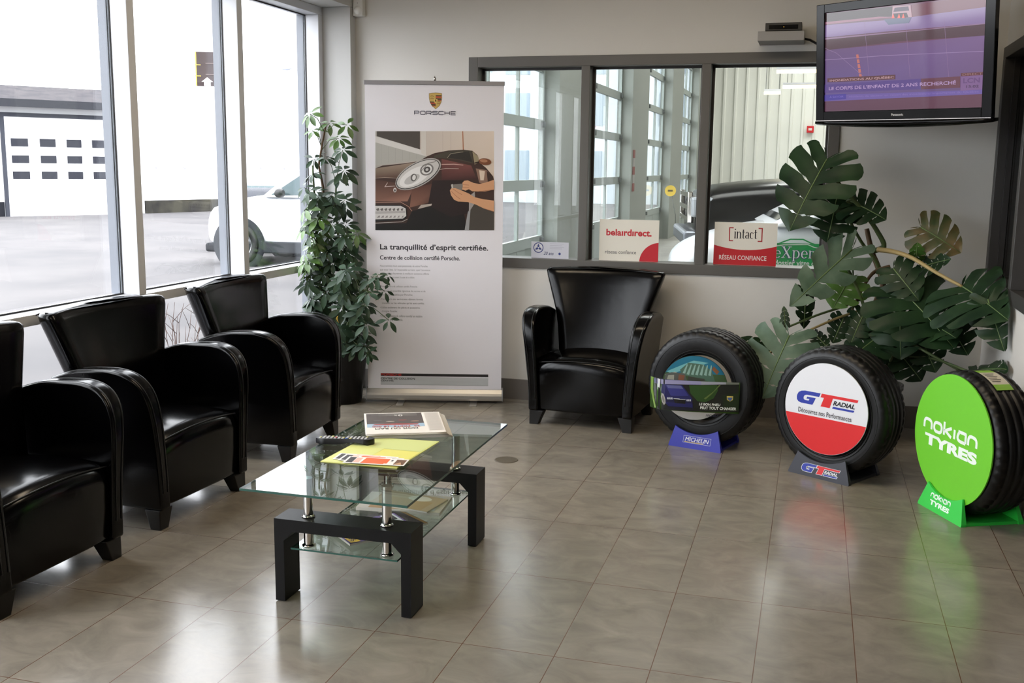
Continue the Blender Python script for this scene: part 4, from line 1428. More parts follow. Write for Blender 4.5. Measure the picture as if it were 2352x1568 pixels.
# --- blue stand tyre
locM, rzM = front_mid((-0.698, 5.603, 0), (-0.413, 5.521, 0), 0.145)
tyre('black open tyre holding a curled advertising card, leftmost of the three display tyres', locM, rzM, 0.315, 0.205, 0.184)
c_, A = cradle('blue tyre stand with white lettering, under the leftmost tyre', locM, rzM, mat('blue_stand', (46, 52, 168), 0.35), 0.30, 0.245, 0.112, 0.034, 0.29)
A.text('MICHELIN', -0.058, 0.038, 0.080, 0.060, (224, 226, 236), 0.04, 0.25)
A.stroke([(-0.066, 0.066), (0.090, 0.066), (0.088, 0.030), (-0.068, 0.030), (-0.066, 0.067)], 0.0016, (206, 210, 232))
A.rect(-0.060, 0.0325, 0.05, 0.0355, (214, 186, 80))
A.obj('lettering_print', c_)
cM = Vector(locM)
rzP = math.radians(4.0)
_cm, _sm = math.cos(rzP), math.sin(rzP)
def mpl(y):
    """zoomed-in drawing coordinates -> plane of the tyre at depth y"""
    def f(x, yy):
        d = ray(1480 + x / 4.9, 740 + yy / 4.9)
        n_ = Vector((_sm, -_cm, 0))
        o_ = Vector((0, 0, 1.5)) - (cM + n_ * (-y))
        q = o_ + d * (-o_.dot(n_) / d.dot(n_)) + n_ * (-y)
        return (q.x * _cm + q.y * _sm, q.z)
    return f
# round poster inside the tyre opening
yp = -0.085
fm = mpl(yp)
o = thing('poster_disc', 'round landscape poster fitted in the opening of the leftmost display tyre', 'poster', locM, rzP)
cxp = fm(562, 740)
Rp = 0.178
MB().lathe([(0, yp), (Rp, yp), (Rp, yp + 0.004), (0, yp + 0.004)], 72, 'y', (cxp[0], 0, cxp[1])).obj('disc', mat('poster_card', (60, 70, 66), 0.4), o)
A = Art(lambda u, v, h: (cxp[0] + u * Rp, yp - 0.0003 - h, cxp[1] + v * Rp), 0.0001)
full = disc_poly(0.99, 96)
def band(v0, v1):
    v = sorted([p for p in full if v0 <= p[1] <= v1], key=lambda p: p[1])
    L = [p for p in v if p[0] < 0]
    Rr = [p for p in v if p[0] >= 0]
    def edge_(vv):
        x = math.sqrt(max(0, 0.98 - vv * vv))
        return x
    return [(-edge_(v0), v0)] + L + [(-edge_(v1), v1), (edge_(v1), v1)] + Rr[::-1] + [(edge_(v0), v0)]
A.poly(band(0.45, 0.985), (38, 120, 150))
A.poly(band(0.10, 0.45), (70, 96, 60))
A.poly(band(-0.70, 0.10), (34, 44, 36))
A.poly(band(-0.985, -0.70), (206, 208, 212))
A.poly([(-0.85, 0.48), (-0.35, 0.72), (-0.05, 0.85), (0.4, 0.80), (0.1, 0.68), (-0.3, 0.55), (-0.7, 0.42)], (120, 190, 196))
A.poly([(-0.45, 0.55), (-0.2, 0.78), (0.25, 0.74), (0.5, 0.55), (0.62, 0.2), (0.3, 0.25), (-0.1, 0.35), (-0.4, 0.4)], (84, 116, 100))
for k in range(7):
    A.poly([(-0.38 + k * 0.13, 0.42), (-0.30 + k * 0.13, 0.40), (-0.22 + k * 0.12, 0.72), (-0.25 + k * 0.12, 0.73)], (150, 186, 176), k == 0)
A.poly([(-0.9, 0.38), (-0.6, 0.48), (-0.4, 0.40), (-0.5, 0.32), (-0.85, 0.30)], (196, 206, 190))
A.poly([(0.55, 0.70), (0.72, 0.55), (0.66, 0.45), (0.50, 0.60)], (150, 96, 60))
A.poly([(-0.88, 0.40), (-0.70, 0.46), (-0.30, 0.44), (-0.2, 0.15), (-0.95, 0.12)], (96, 100, 96))
A.poly([(-0.80, 0.36), (-0.62, 0.38), (-0.62, 0.18), (-0.85, 0.16)], (170, 172, 160))
A.poly([(-0.48, 0.40), (-0.30, 0.38), (-0.34, 0.16), (-0.50, 0.16)], (140, 92, 72))
A.poly([(-0.2, 0.36), (0.3, 0.30), (0.3, 0.2), (-0.2, 0.22)], (70, 74, 66))
A.text('MICHELIN', 0.38, -0.86, 0.80, -0.79, (70, 72, 100), 0.02, 0.2)
A.obj('poster_print', o)
# long curled card in front of the tyre
o = thing('advertising_card', 'wide curled glossy card with a blue car, across the leftmost display tyre', 'advertising card', locM, rzP)
yc = -0.205
fm = mpl(yc)
a_, b_, d0_ = fm(65, 618), fm(1030, 630), fm(150, 962)
U0, U1 = a_[0], fm(1062, 995)[0]
V1, V0 = a_[1] - 0.004, fm(560, 992)[1] - 0.004
def curl(u, h):
    # the left end curls back, the card bows out gently in the middle
    s_ = (u - U0) / (U1 - U0)
    e = max(0.0, 0.16 - s_) / 0.16
    return yc - 0.018 * math.sin(PI * min(1, max(0, s_))) + 0.055 * e * e - h
m = MB()
N = 24
rows = []
for i in range(N + 1):
    u = U0 + (U1 - U0) * i / N
    rows.append([(u, curl(u, 0), V0), (u, curl(u, 0), V1), (u, curl(u, -0.0012), V1), (u, curl(u, -0.0012), V0)])
m.quad_grid(rows, True, True)
m.obj('sheet', mat('card_green', (58, 92, 34), 0.25), o, True)
A = Art(lambda u, v, h: (u, curl(u, h), v), 0.00012)
CU = lambda x, y: (lambda q: (min(max(q[0], U0), U1), min(max(q[1], V0), V1)))(fm(x, y))
def cpoly(pts, col, up=True):
    """polygon cut into narrow columns so that it follows the bow"""
    q = [CU(*p) for p in pts]
    xs = [p[0] for p in q]
    x0, x1 = min(xs), max(xs)
    n_ = max(1, int((x1 - x0) / 0.02))
    if up:
        A.layer += 1
    for i in range(n_):
        a, b = x0 + (x1 - x0) * i / n_, x0 + (x1 - x0) * (i + 1) / n_
        c = q
        for lim, sg in ((a, 1), (b, -1)):
            out = []
            for j in range(len(c)):
                p0, p1 = c[j], c[(j + 1) % len(c)]
                i0, i1 = (p0[0] - lim) * sg >= 0, (p1[0] - lim) * sg >= 0
                if i0:
                    out.append(p0)
                if i0 != i1:
                    k = (lim - p0[0]) / (p1[0] - p0[0])
                    out.append((lim, p0[1] + k * (p1[1] - p0[1])))
            c = out
            if len(c) < 3:
                break
        if len(c) >= 3:
            A.poly(c, col, False)
cpoly([(95, 600), (1070, 600), (1070, 1010), (140, 1010), (100, 800)], (28, 32, 30))
cpoly([(100, 600), (640, 600), (640, 690), (110, 690)], (86, 86, 120))
cpoly([(190, 640), (650, 655), (650, 695), (190, 690)], (150, 148, 186))
cpoly([(640, 600), (1070, 600), (1070, 700), (640, 692)], (108, 112, 104))
cpoly([(640, 655), (920, 660), (920, 695), (640, 695)], (160, 162, 176))
cpoly([(505, 700), (820, 700), (830, 760), (780, 850), (690, 890), (600, 880), (520, 790)], (46, 76, 36))
cpoly([(690, 860), (760, 800), (820, 740), (860, 700), (840, 700), (780, 770), (670, 850)], (96, 116, 62))
cpoly([(880, 820), (1060, 800), (1062, 985), (900, 985)], (30, 46, 26))
cpoly([(150, 625), (180, 640), (172, 735), (150, 725)], (206, 206, 210))
cpoly([(195, 690), (430, 700), (540, 850), (548, 975), (300, 965), (235, 900), (190, 780)], (34, 36, 92))
cpoly([(240, 700), (420, 705), (500, 820), (300, 820)], (52, 56, 128))
cpoly([(250, 700), (410, 703), (440, 740), (270, 735)], (96, 100, 150))
cpoly([(240, 850), (540, 870), (545, 905), (240, 890)], (28, 30, 70))
cpoly([(330, 848), (400, 852), (400, 905), (345, 900)], (20, 20, 24))
cpoly([(400, 852), (465, 858), (462, 908), (402, 905)], (20, 20, 24))
for k in range(3):
    cpoly([(258 + k * 22, 838), (276 + k * 22, 840), (274 + k * 22, 862), (258 + k * 22, 858)], (196, 200, 210), k == 0)
    cpoly([(476 + k * 18, 858), (490 + k * 18, 859), (490 + k * 18, 880), (476 + k * 18, 878)], (196, 200, 210), False)
cpoly([(330, 845), (398, 848), (400, 855), (465, 857), (466, 864), (398, 862), (330, 853)], (186, 188, 196))
for i in range(1):
    cpoly([(195, 790), (218, 800), (238, 860), (240, 905), (222, 925), (200, 890), (188, 830)], (176, 174, 172))
    cpoly([(203, 815), (216, 825), (228, 870), (226, 900), (212, 888), (200, 850)], (130, 128, 128))
cpoly([(250, 935), (545, 950), (545, 980), (270, 965)], (22, 24, 44))
cpoly([(928, 825), (1000, 828), (996, 870), (964, 888), (930, 868)], (196, 176, 90))
cpoly([(936, 842), (992, 845), (980, 872), (964, 882), (940, 862)], (72, 96, 150))
def ctx(s, x0, y0, x1, y1):
    a, b = CU(x0, y1), CU(x0, y0)
    A.text(s, a[0], a[1], CU(x1, y0)[0], b[1], (222, 224, 222), 0.035, 0.05)
A.layer += 1
ctx('LE BON PNEU', 616, 896, 856, 924)
ctx('PEUT TOUT CHANGER', 628, 934, 1036, 966)
cpoly([(65, 610), (100, 612), (92, 760), (130, 962), (110, 965), (62, 760)], (110, 140, 60))
A.obj('card_print', o, PRINTG)

# ================================================================== PLANTS
HALF = [(0.0, 0.0), (0.10, -0.15), (0.25, -0.215), (0.39, -0.14), (0.475, 0.04), (0.49, 0.24), (0.45, 0.44), (0.36, 0.64), (0.21, 0.84), (0.0, 1.0)]
def outline(t):
    x = t * (len(HALF) - 1)
    i = min(int(x), len(HALF) - 2)
    f_ = x - i
    p0, p1, p2, p3 = HALF[max(i - 1, 0)], HALF[i], HALF[i + 1], HALF[min(i + 2, len(HALF) - 1)]
    q = []
    for k in range(2):
        q.append(0.5 * (2 * p1[k] + (p2[k] - p0[k]) * f_ + (2 * p0[k] - 5 * p1[k] + 4 * p2[k] - p3[k]) * f_ ** 2 + (3 * p1[k] - p0[k] - 3 * p2[k] + p3[k]) * f_ ** 3))
    return q

def monstera_leaf(parent, A_, T_, hint, wid=1.0, droop=0.5, split=0.42, lobes=7, m_=None, seed=0, tipc=0.25, org=Vector((0, 0, 0))):
    rnd = random.Random(seed)
    A_, T_ = Vector(A_) - org, Vector(T_) - org
    Y = T_ - A_
    L = Y.length
    Y.normalize()
    Z = Vector(hint)
    Z = (Z - Y * Z.dot(Y)).normalized()
    X = Y.cross(Z)
    m = MB()
    for sd in (-1, 1):
        ofs = rnd.uniform(-0.02, 0.02)
        for i in range(lobes):
            a0, a1 = i / lobes, (i + 1) / lobes
            mid = (a0 + a1) / 2
            last = i == lobes - 1
            g = (0.20 + 0.14 * rnd.random()) * (0.3 if last else 1)
            t0 = split + rnd.uniform(-0.07, 0.09)
            ln = 1 - 0.06 * rnd.random()
            sag = rnd.uniform(-0.03, 0.05)
            rows = []
            for j in range(9):
                t = j / 8
                row = []
                for k in range(5):
                    a = a0 + (a1 - a0) * k / 4
                    sh_ = 1.0
                    if t > t0:
                        sh_ = 1 - g * min(1, (t - t0) / (1 - t0) * 1.6) ** 0.8
                    elif 0.12 < t < 0.33:
                        sh_ = 1 - 0.16 * math.sin(PI * (t - 0.12) / 0.21)
                    aa = min(max(mid + (a - mid) * sh_ + ofs * t * (1 - t), 0), 1)
                    ex, ey = outline(aa)
                    my = max(0.0, (aa - 0.16) / 0.84) * 0.96
                    tt = t * ln * (1 - (0.07 if t > 0.8 else 0.02) * ((k - 2) / 2) ** 2)
                    x = ex * tt * wid
                    y = my + (ey - my) * tt
                    r = abs(x)
                    z = 0.16 * r - droop * r * r - tipc * y * abs(y) * 0.5 - sag * max(0, t - 0.4) + 0.012 * math.sin(aa * 40) * t
                    q_ = A_ + (X * (x * sd) + Y * y + Z * z) * L
                    q_.x = min(q_.x, 0.938 - org.x)   # leaves rest against the walls
                    q_.y = min(q_.y, 6.40 - org.y)
                    row.append(q_)
                rows.append(row)
            m.quad_grid(rows)
    bmesh.ops.remove_doubles(m.bm, verts=m.bm.verts, dist=1e-5)
    lf = m.obj('leaf', m_ or LEAFM, parent, True)
    rib = [A_ + (Y * y + Z * (0.003 - tipc * y * y * 0.5)) * L for y in (0, 0.2, 0.4, 0.6, 0.8, 0.97)]
    for q_ in rib:
        q_.x = min(q_.x, 0.932 - org.x)
        q_.y = min(q_.y, 6.395 - org.y)
    MB().tube(rib, [0.004, 0.0035, 0.003, 0.0025, 0.002, 0.001], 6).obj('midrib', mat('leaf_midrib', (96, 118, 70), 0.45), lf, True)
    return lf

MO = Vector((0.36, 6.10, 0))
mon = thing('monstera_plant', 'large sprawling monstera in a dark pot in the corner behind the tyres', 'plant', MO)
MB().lathe([(0.0, 0.0), (0.125, 0.0), (0.165, 0.30), (0.172, 0.30), (0.172, 0.325), (0.160, 0.325), (0.155, 0.285), (0, 0.285)], 40).obj('pot', POTBK, mon, True)
MB().lathe([(0.0, 0.300), (0.08, 0.298), (0.154, 0.287)], 28).obj('soil', SOIL, mon, True)
def mp(x, y, Y):
    """plant drawing coordinates -> world at depth Y"""
    return at_y(1700 + x / 2.529, 300 + y / 2.529, Y)
def stem(pts, r, m_, name='stem'):
    P_ = [mp(*p) - MO if len(p) == 3 and abs(p[0]) > 3 else Vector(p) for p in pts]
    # smooth the polyline
    out = []
    for i in range(len(P_) - 1):
        p0, p1, p2, p3 = P_[max(i - 1, 0)], P_[i], P_[i + 1], P_[min(i + 2, len(P_) - 1)]
        for k in range(5):
            t = k / 5
            out.append(0.5 * (2 * p1 + (p2 - p0) * t + (2 * p0 - 5 * p1 + 4 * p2 - p3) * t * t + (3 * p1 - p0 - 3 * p2 + p3) * t ** 3))
    out.append(P_[-1])
    n_ = len(out)
    rs = [r[0] + (r[1] - r[0]) * i / (n_ - 1) for i in range(n_)] if isinstance(r, tuple) else r
    return MB().tube(out, rs, 8).obj(name, m_, mon, True)
soil0 = [(0.00, 0.02, 0.29), (0.05, -0.04, 0.29), (-0.05, -0.03, 0.29), (0.03, 0.05, 0.29)]
stem([soil0[0], (760, 1180, 6.10), (790, 1000, 6.12), (830, 900, 6.14), (800, 790, 6.15), (765, 700, 6.16), (735, 570, 6.18)], (0.021, 0.013), STEMB)
stem([(835, 890, 6.12), (790, 760, 6.12), (700, 640, 6.10), (600, 450, 6.06)], (0.012, 0.007), STEMG, 'petiole')
stem([(770, 700, 6.14), (835, 670, 6.12), (800, 590, 6.10), (740, 500, 6.06), (650, 390, 6.02), (570, 300, 5.99), (510, 170, 5.97)], (0.016, 0.008), STEMG, 'petiole')
stem([(660, 400, 6.02), (620, 410, 6.03), (660, 430, 6.06)], 0.006, STEMG, 'petiole')
stem([(800, 690, 6.12), (900, 705, 6.06), (1000, 740, 6.0), (1150, 830, 5.88), (1290, 905, 5.80)], (0.015, 0.008), STRAW, 'petiole')
stem([(870, 790, 6.12), (780, 820, 6.10), (720, 900, 6.05), (650, 1040, 6.0)], (0.012, 0.007), STEMB, 'petiole')
stem([(760, 955, 6.1), (600, 1020, 6.0), (450, 1070, 5.9), (290, 1135, 5.82)], (0.008, 0.006), STEMG, 'petiole')
stem([(740, 1030, 6.1), (560, 1090, 5.95), (400, 1160, 5.82), (300, 1210, 5.74)], (0.008, 0.006), STRAW, 'petiole')
stem([(380, 1165, 5.82), (220, 1260, 5.92), (110, 1325, 6.06)], (0.008, 0.006), STRAW, 'petiole')
stem([(900, 1180, 6.0), (1040, 1262, 5.9), (1280, 1395, 5.82)], (0.009, 0.007), STEMG, 'petiole')
stem([soil0[2], (745, 1180, 6.0), (735, 1080, 5.98), (690, 940, 5.96), (620, 790, 5.95)], (0.010, 0.008), STEMG, 'petiole')
stem([(610, 440, 6.06), (640, 640, 6.0), (655, 820, 5.98), (655, 1030, 5.98)], (0.006, 0.005), STEMG, 'petiole')
stem([(1000, 740, 6.1), (1015, 650, 6.12), (1040, 590, 6.14)], 0.005, STEMG, 'petiole')
stem([soil0[1], (900, 1250, 6.02), (960, 1000, 6.08), (1000, 760, 6.1)], (0.010, 0.007), STEMG, 'petiole')
stem([(600, 1280, 5.95), (650, 1200, 5.97), (740, 1150, 6.0)], 0.005, STEMB, 'petiole')
stem([soil0[3], (880, 1330, 6.1), (1100, 1320, 5.95), (1330, 1400, 5.70)], 0.007, STEMG, 'petiole')
stem([soil0[0], (560, 1390, 6.02), (300, 1370, 6.06), (110, 1330, 6.08)], 0.007, STEMG, 'petiole')
# leaf: base, tip (drawing x, y, depth), facing hint, width, droop, split, material
LV = [
 ((505, 165, 5.96), (275, 560, 5.76), (-0.2, -0.92, 0.45), 0.92, 0.45, 0.42, LEAFM),
 ((560, 400, 6.06), (510, 640, 5.94), (0.1, -1, 0.25), 1.25, 0.5, 0.36, LEAFM),
 ((640, 410, 6.06), (850, 500, 5.96), (0.1, -0.8, 0.6), 1.1, 0.5, 0.28, LEAFM),
 ((1050, 560, 6.14), (1290, 700, 6.06), (0.1, -1, 0.35), 1.05, 0.5, 0.30, LEAFB),
 ((650, 690, 5.96), (300, 1000, 5.66), (0.62, -0.30, 0.85), 0.50, 0.6, 0.30, LEAFG),
 ((640, 850, 5.98), (540, 1030, 5.90), (0.1, -1, 0.3), 1.25, 0.5, 0.60, LEAFY),
 ((375, 940, 5.92), (385, 1150, 5.86), (0.7, -0.7, 0.2), 0.75, 0.6, 0.7, LEAFM),
 ((285, 1190, 5.74), (120, 1545, 5.58), (-0.1, -0.95, 0.45), 0.98, 0.6, 0.40, LEAFG),
 ((930, 920, 5.98), (1260, 1230, 5.70), (0.1, -0.7, 0.75), 1.15, 0.5, 0.42, LEAFM),
 ((1290, 905, 5.80), (1545, 1060, 5.45), (-0.1, -0.85, 0.55), 1.25, 0.5, 0.34, LEAFM),
 ((1440, 980, 5.62), (1530, 1270, 5.46), (-0.2, -1, 0.15), 0.8, 0.6, 0.24, LEAFM),
 ((930, 1010, 5.94), (930, 1330, 5.84), (-0.1, -1, 0.2), 1.15, 0.6, 0.34, LEAFM),
 ((800, 1200, 5.96), (620, 1320, 5.80), (-0.1, -0.6, 0.8), 1.05, 0.5, 0.5, LEAFM),
 ((1330, 1400, 5.7), (1600, 1345, 5.42), (0.0, -0.5, 0.85), 0.75, 0.5, 0.34, LEAFM),
 ((1400, 1470, 5.66), (1610, 1450, 5.45), (0.0, -0.5, 0.85), 0.7, 0.5, 0.34, LEAFM),
 ((115, 1335, 6.08), (10, 1200, 6.04), (0.1, -0.9, 0.4), 1.1, 0.5, 0.85, LEAFM),
 ((1025, 745, 6.1), (1030, 655, 6.04), (0.0, -1, 0.2), 0.85, 0.4, 0.9, LEAFY),
 ((1060, 790, 6.1), (1215, 735, 6.0), (0.0, -0.8, 0.6), 0.8, 0.4, 0.6, LEAFM),
 ((600, 1090, 5.98), (540, 1230, 5.9), (0.1, -1, 0.3), 0.9, 0.5, 0.6, LEAFM),
 ((890, 800, 6.0), (1040, 980, 5.88), (-0.2, -0.8, 0.5), 1.0, 0.5, 0.6, LEAFM),
 ((720, 1060, 6.0), (640, 1230, 5.9), (-0.2, -1, 0.3), 0.95, 0.5, 0.4, LEAFM),
 ((1180, 1080, 5.98), (1330, 1290, 5.84), (0.1, -0.9, 0.5), 1.1, 0.5, 0.4, LEAFM),
 ((260, 1140, 5.80), (262, 1020, 5.78), (0.6, -0.8, 0.1), 0.55, 0.5, 0.7, LEAFG),
 ((430, 1180, 5.88), (520, 1260, 5.8), (0.1, -0.6, 0.8), 0.8, 0.5, 0.6, LEAFM),
 ((1040, 1180, 6.0), (1140, 1400, 5.9), (0.0, -1, 0.3), 1.0, 0.5, 0.4, LEAFM),
 ((880, 1230, 6.06), (760, 1440, 6.0), (-0.1, -1, 0.3), 1.1, 0.5, 0.4, LEAFM),
 ((900, 1260, 6.05), (1060, 1450, 5.98), (0.1, -1, 0.3), 1.1, 0.5, 0.4, LEAFM),
 ((1100, 1120, 5.9), (1250, 1180, 5.7), (0.0, -0.7, 0.7), 1.2, 0.5, 0.4, LEAFM),
 ((760, 1080, 6.02), (880, 1180, 5.9), (0.0, -0.8, 0.6), 1.1, 0.5, 0.4, LEAFM),
]
for i, (a, b, n_, w_, dr, sp, m_) in enumerate(LV):
    monstera_leaf(mon, mp(*a), mp(*b), n_, w_ * 1.12, dr, sp, 6, m_, i + 3, 0.25, MO)

# --- schefflera by the windows
SO = Vector((-2.845, 6.03, 0))
sch = thing('umbrella_plant', 'tall umbrella plant with glossy leaf clusters between the windows and the banner', 'plant', SO)
MB().lathe([(0.0, 0.0), (0.118, 0.0), (0.160, 0.34), (0.168, 0.34), (0.168, 0.37), (0.156, 0.37), (0.150, 0.33), (0, 0.33)], 36).obj('pot', POTBK, sch, True)
MB().lathe([(0.0, 0.345), (0.10, 0.343), (0.149, 0.332)], 24).obj('soil', SOIL, sch, True)
def sp(px, py, Y):
    return at_y(px, py, Y) - SO
stems_ = [[(0.02, 0.0, 0.33), (758, 720, 6.05), (752, 560, 6.08), (742, 430, 6.10), (732, 380, 6.08), (740, 330, 6.08), (748, 290, 6.08)],
          [(-0.04, -0.02, 0.33), (735, 680, 5.98), (728, 560, 5.98), (722, 450, 6.0), (718, 380, 6.0)],
          [(0.06, 0.02, 0.33), (790, 720, 5.98), (785, 600, 6.0), (770, 480, 6.06), (772, 420, 6.06)],
          [(0.03, -0.06, 0.33), (800, 740, 5.90), (835, 680, 5.86), (850, 650, 5.84)]]
stem_pts = []
for s_ in stems_:
    P_ = [sp(*p) if abs(p[0]) > 3 else Vector(p) for p in s_]
    out = []
    for i in range(len(P_) - 1):
        for k in range(6):
            out.append(P_[i].lerp(P_[i + 1], k / 6))
    out.append(P_[-1])
    stem_pts += out
    MB().tube(out, [0.011 - 0.006 * i / len(out) for i in range(len(out))], 7).obj('stem', STEMB if s_ is stems_[0] else STEMG, sch, True)
fol, pet, fresh = MB(), MB(), MB()
rs_ = random.Random(11)
def leaflet(m, base, d, up, L, W):
    d = d.normalized()
    s_ = d.cross(up)
    s_ = s_.normalized() if s_.length > 1e-4 else Vector((1, 0, 0))
    n_ = s_.cross(d).normalized()
    rows = []
    for j, (t, w_) in enumerate(((0, .05), (.12, .30), (.30, .80), (.5, 1.0), (.7, .88), (.87, .48), (1, .03))):
        c = base + d * (L * t) - n_ * (0.16 * L * t * t)
        rows.append([c - s_ * (W * w_ / 2) + n_ * (0.10 * W * w_), c, c + s_ * (W * w_ / 2) + n_ * (0.10 * W * w_)])
    m.quad_grid(rows)
def cluster(c, axis, n_, L, m):
    axis = axis.normalized()
    a = axis.orthogonal().normalized()
    b = axis.cross(a)
    ph = rs_.uniform(0, 6.28)
    for i in range(n_):
        th = ph + 2 * PI * i / n_ + rs_.uniform(-0.15, 0.15)
        rad = a * math.cos(th) + b * math.sin(th)
        tilt = rs_.uniform(-0.25, 0.10)
        d = rad + axis * tilt + Vector((0, 0, -0.30))
        l_ = L * rs_.uniform(0.75, 1.1)
        st = c + rad * 0.012
        leaflet(m, st, d, axis, l_, l_ * 0.40)
def keep_in(c):
    c = c.copy()
    c.x = max(c.x, -3.02 - SO.x)
    c.y = min(c.y, 6.30 - SO.y)
    return c
CL = [(712, 262, .085), (693, 300, .07), (757, 283, .075), (797, 287, .075), (716, 300, .06), (778, 318, .085), (787, 345, .09), (722, 365, .075), (750, 362, .07), (790, 392, .10), (776, 410, .085),
      (683, 398, .08), (700, 360, .065), (690, 440, .08), (672, 430, .06), (712, 440, .07)]
for px in range(690, 830, 24):
    for py in range(455, 800, 26):
        if py < 520 and px > 800:
            continue
        CL.append((px + rs_.uniform(-11, 11), py + rs_.uniform(-12, 12), rs_.uniform(.08, .115)))
for py in range(480, 740, 34):
    CL.append((678 + rs_.uniform(-4, 8), py, .08))
CL += [(850, 640, .085), (868, 635, .075), (845, 672, .10), (890, 632, .055), (884, 668, .065), (893, 735, .075), (838, 700, .095), (842, 745, .09), (828, 768, .10), (838, 795, .09), (818, 800, .10), (812, 740, .10), (800, 780, .10),
       (846, 812, .07), (826, 720, .10), (806, 640, .10), (814, 680, .10)]
for (px, py, L) in CL:
    Y = 6.02 + rs_.uniform(-0.14, 0.12) if py < 620 or px < 780 else 5.90 + rs_.uniform(-0.1, 0.12)
    if px > 835:
        Y = 5.82 + rs_.uniform(-0.05, 0.05)
    c = keep_in(sp(px, py, Y))
    ax = Vector((rs_.uniform(-0.35, 0.35) + (-0.25 if px < 720 else 0.15), rs_.uniform(-0.9, -0.25), rs_.uniform(0.45, 0.9)))
    lite = (px < 735 and 470 < py < 620 and rs_.random() < 0.75) or py < 330 or rs_.random() < 0.06
    cluster(c, ax, 7 if L > .075 else 5, L, fresh if lite else fol)
    q = min(stem_pts, key=lambda p_: (p_ - (c + Vector((0, 0, -0.10)))).length)
    mid = (q + c) / 2 + Vector((0, 0, 0.03))
    pet.tube([q, mid, c], 0.0022, 5)
fol.obj('foliage', LEAFS, sch, True)['kind'] = 'stuff'
fresh.obj('young_foliage', mat('schefflera_young', (70, 100, 44), 0.4, vary=(9, (58, 88, 38), (84, 116, 52))), sch, True)['kind'] = 'stuff'
pet.obj('petioles', STEMG, sch, True)['kind'] = 'stuff'
c = keep_in(sp(783, 731, 5.86))
m = MB()
for i in range(14):
    a = 2 * PI * i / 14
    m.tube([c, c + Vector((0.022 * math.cos(a), -0.004, 0.018 * math.sin(a) + 0.004)), c + Vector((0.030 * math.cos(a + .3), -0.010, 0.022 * math.sin(a + .3) - 0.006))], [0.003, 0.0035, 0.0015], 5)
m.obj('yellow_leaf', mat('yellowed_leaf', (204, 168, 60), 0.5), sch, True)

# ================================================================== CARS
def wheel(parent, x, y, r, side, w_=0.21):
    # side -1 faces local -Y
    t_ = MB().lathe([(r * 0.66, -w_ / 2), (r * 0.9, -w_ / 2), (r * 0.97, -w_ * 0.42), (r, -w_ * 0.3), (r, w_ * 0.3), (r * 0.97, w_ * 0.42), (r * 0.9, w_ / 2), (r * 0.66, w_ / 2)], 48, 'y', (x, y, r), True,
                    lambda i, q, rr: rr - (0.008 if i % 2 and q in (3, 4) else 0)).obj('wheel', RUBBER, parent, True)
    m_ = MB()
    yy = y + side * w_ * 0.36
    m_.lathe([(r * 0.66, 0), (r * 0.60, 0.0), (r * 0.56, -side * 0.03), (r * 0.62, -side * 0.05)], 40, 'y', (x, yy, r))
    for k in range(5):
        a = 2 * PI * k / 5 + 0.3
        c_, s_ = math.cos(a), math.sin(a)
        p = []
        for d0 in (0, -side * 0.025):
            for rr, hw in ((0.05, 0.035), (r * 0.6, 0.05), (r * 0.6, -0.05), (0.05, -0.035)):
                p.append((x + rr * c_ - hw * s_, yy + d0, r + rr * s_ + hw * c_))
        m_.hexa(p)
    m_.lathe([(0, side * 0.004), (0.06, side * 0.004), (0.065, -side * 0.02)], 20, 'y', (x, yy, r))
    m_.obj('rim', RIM, t_, True)
    return t_

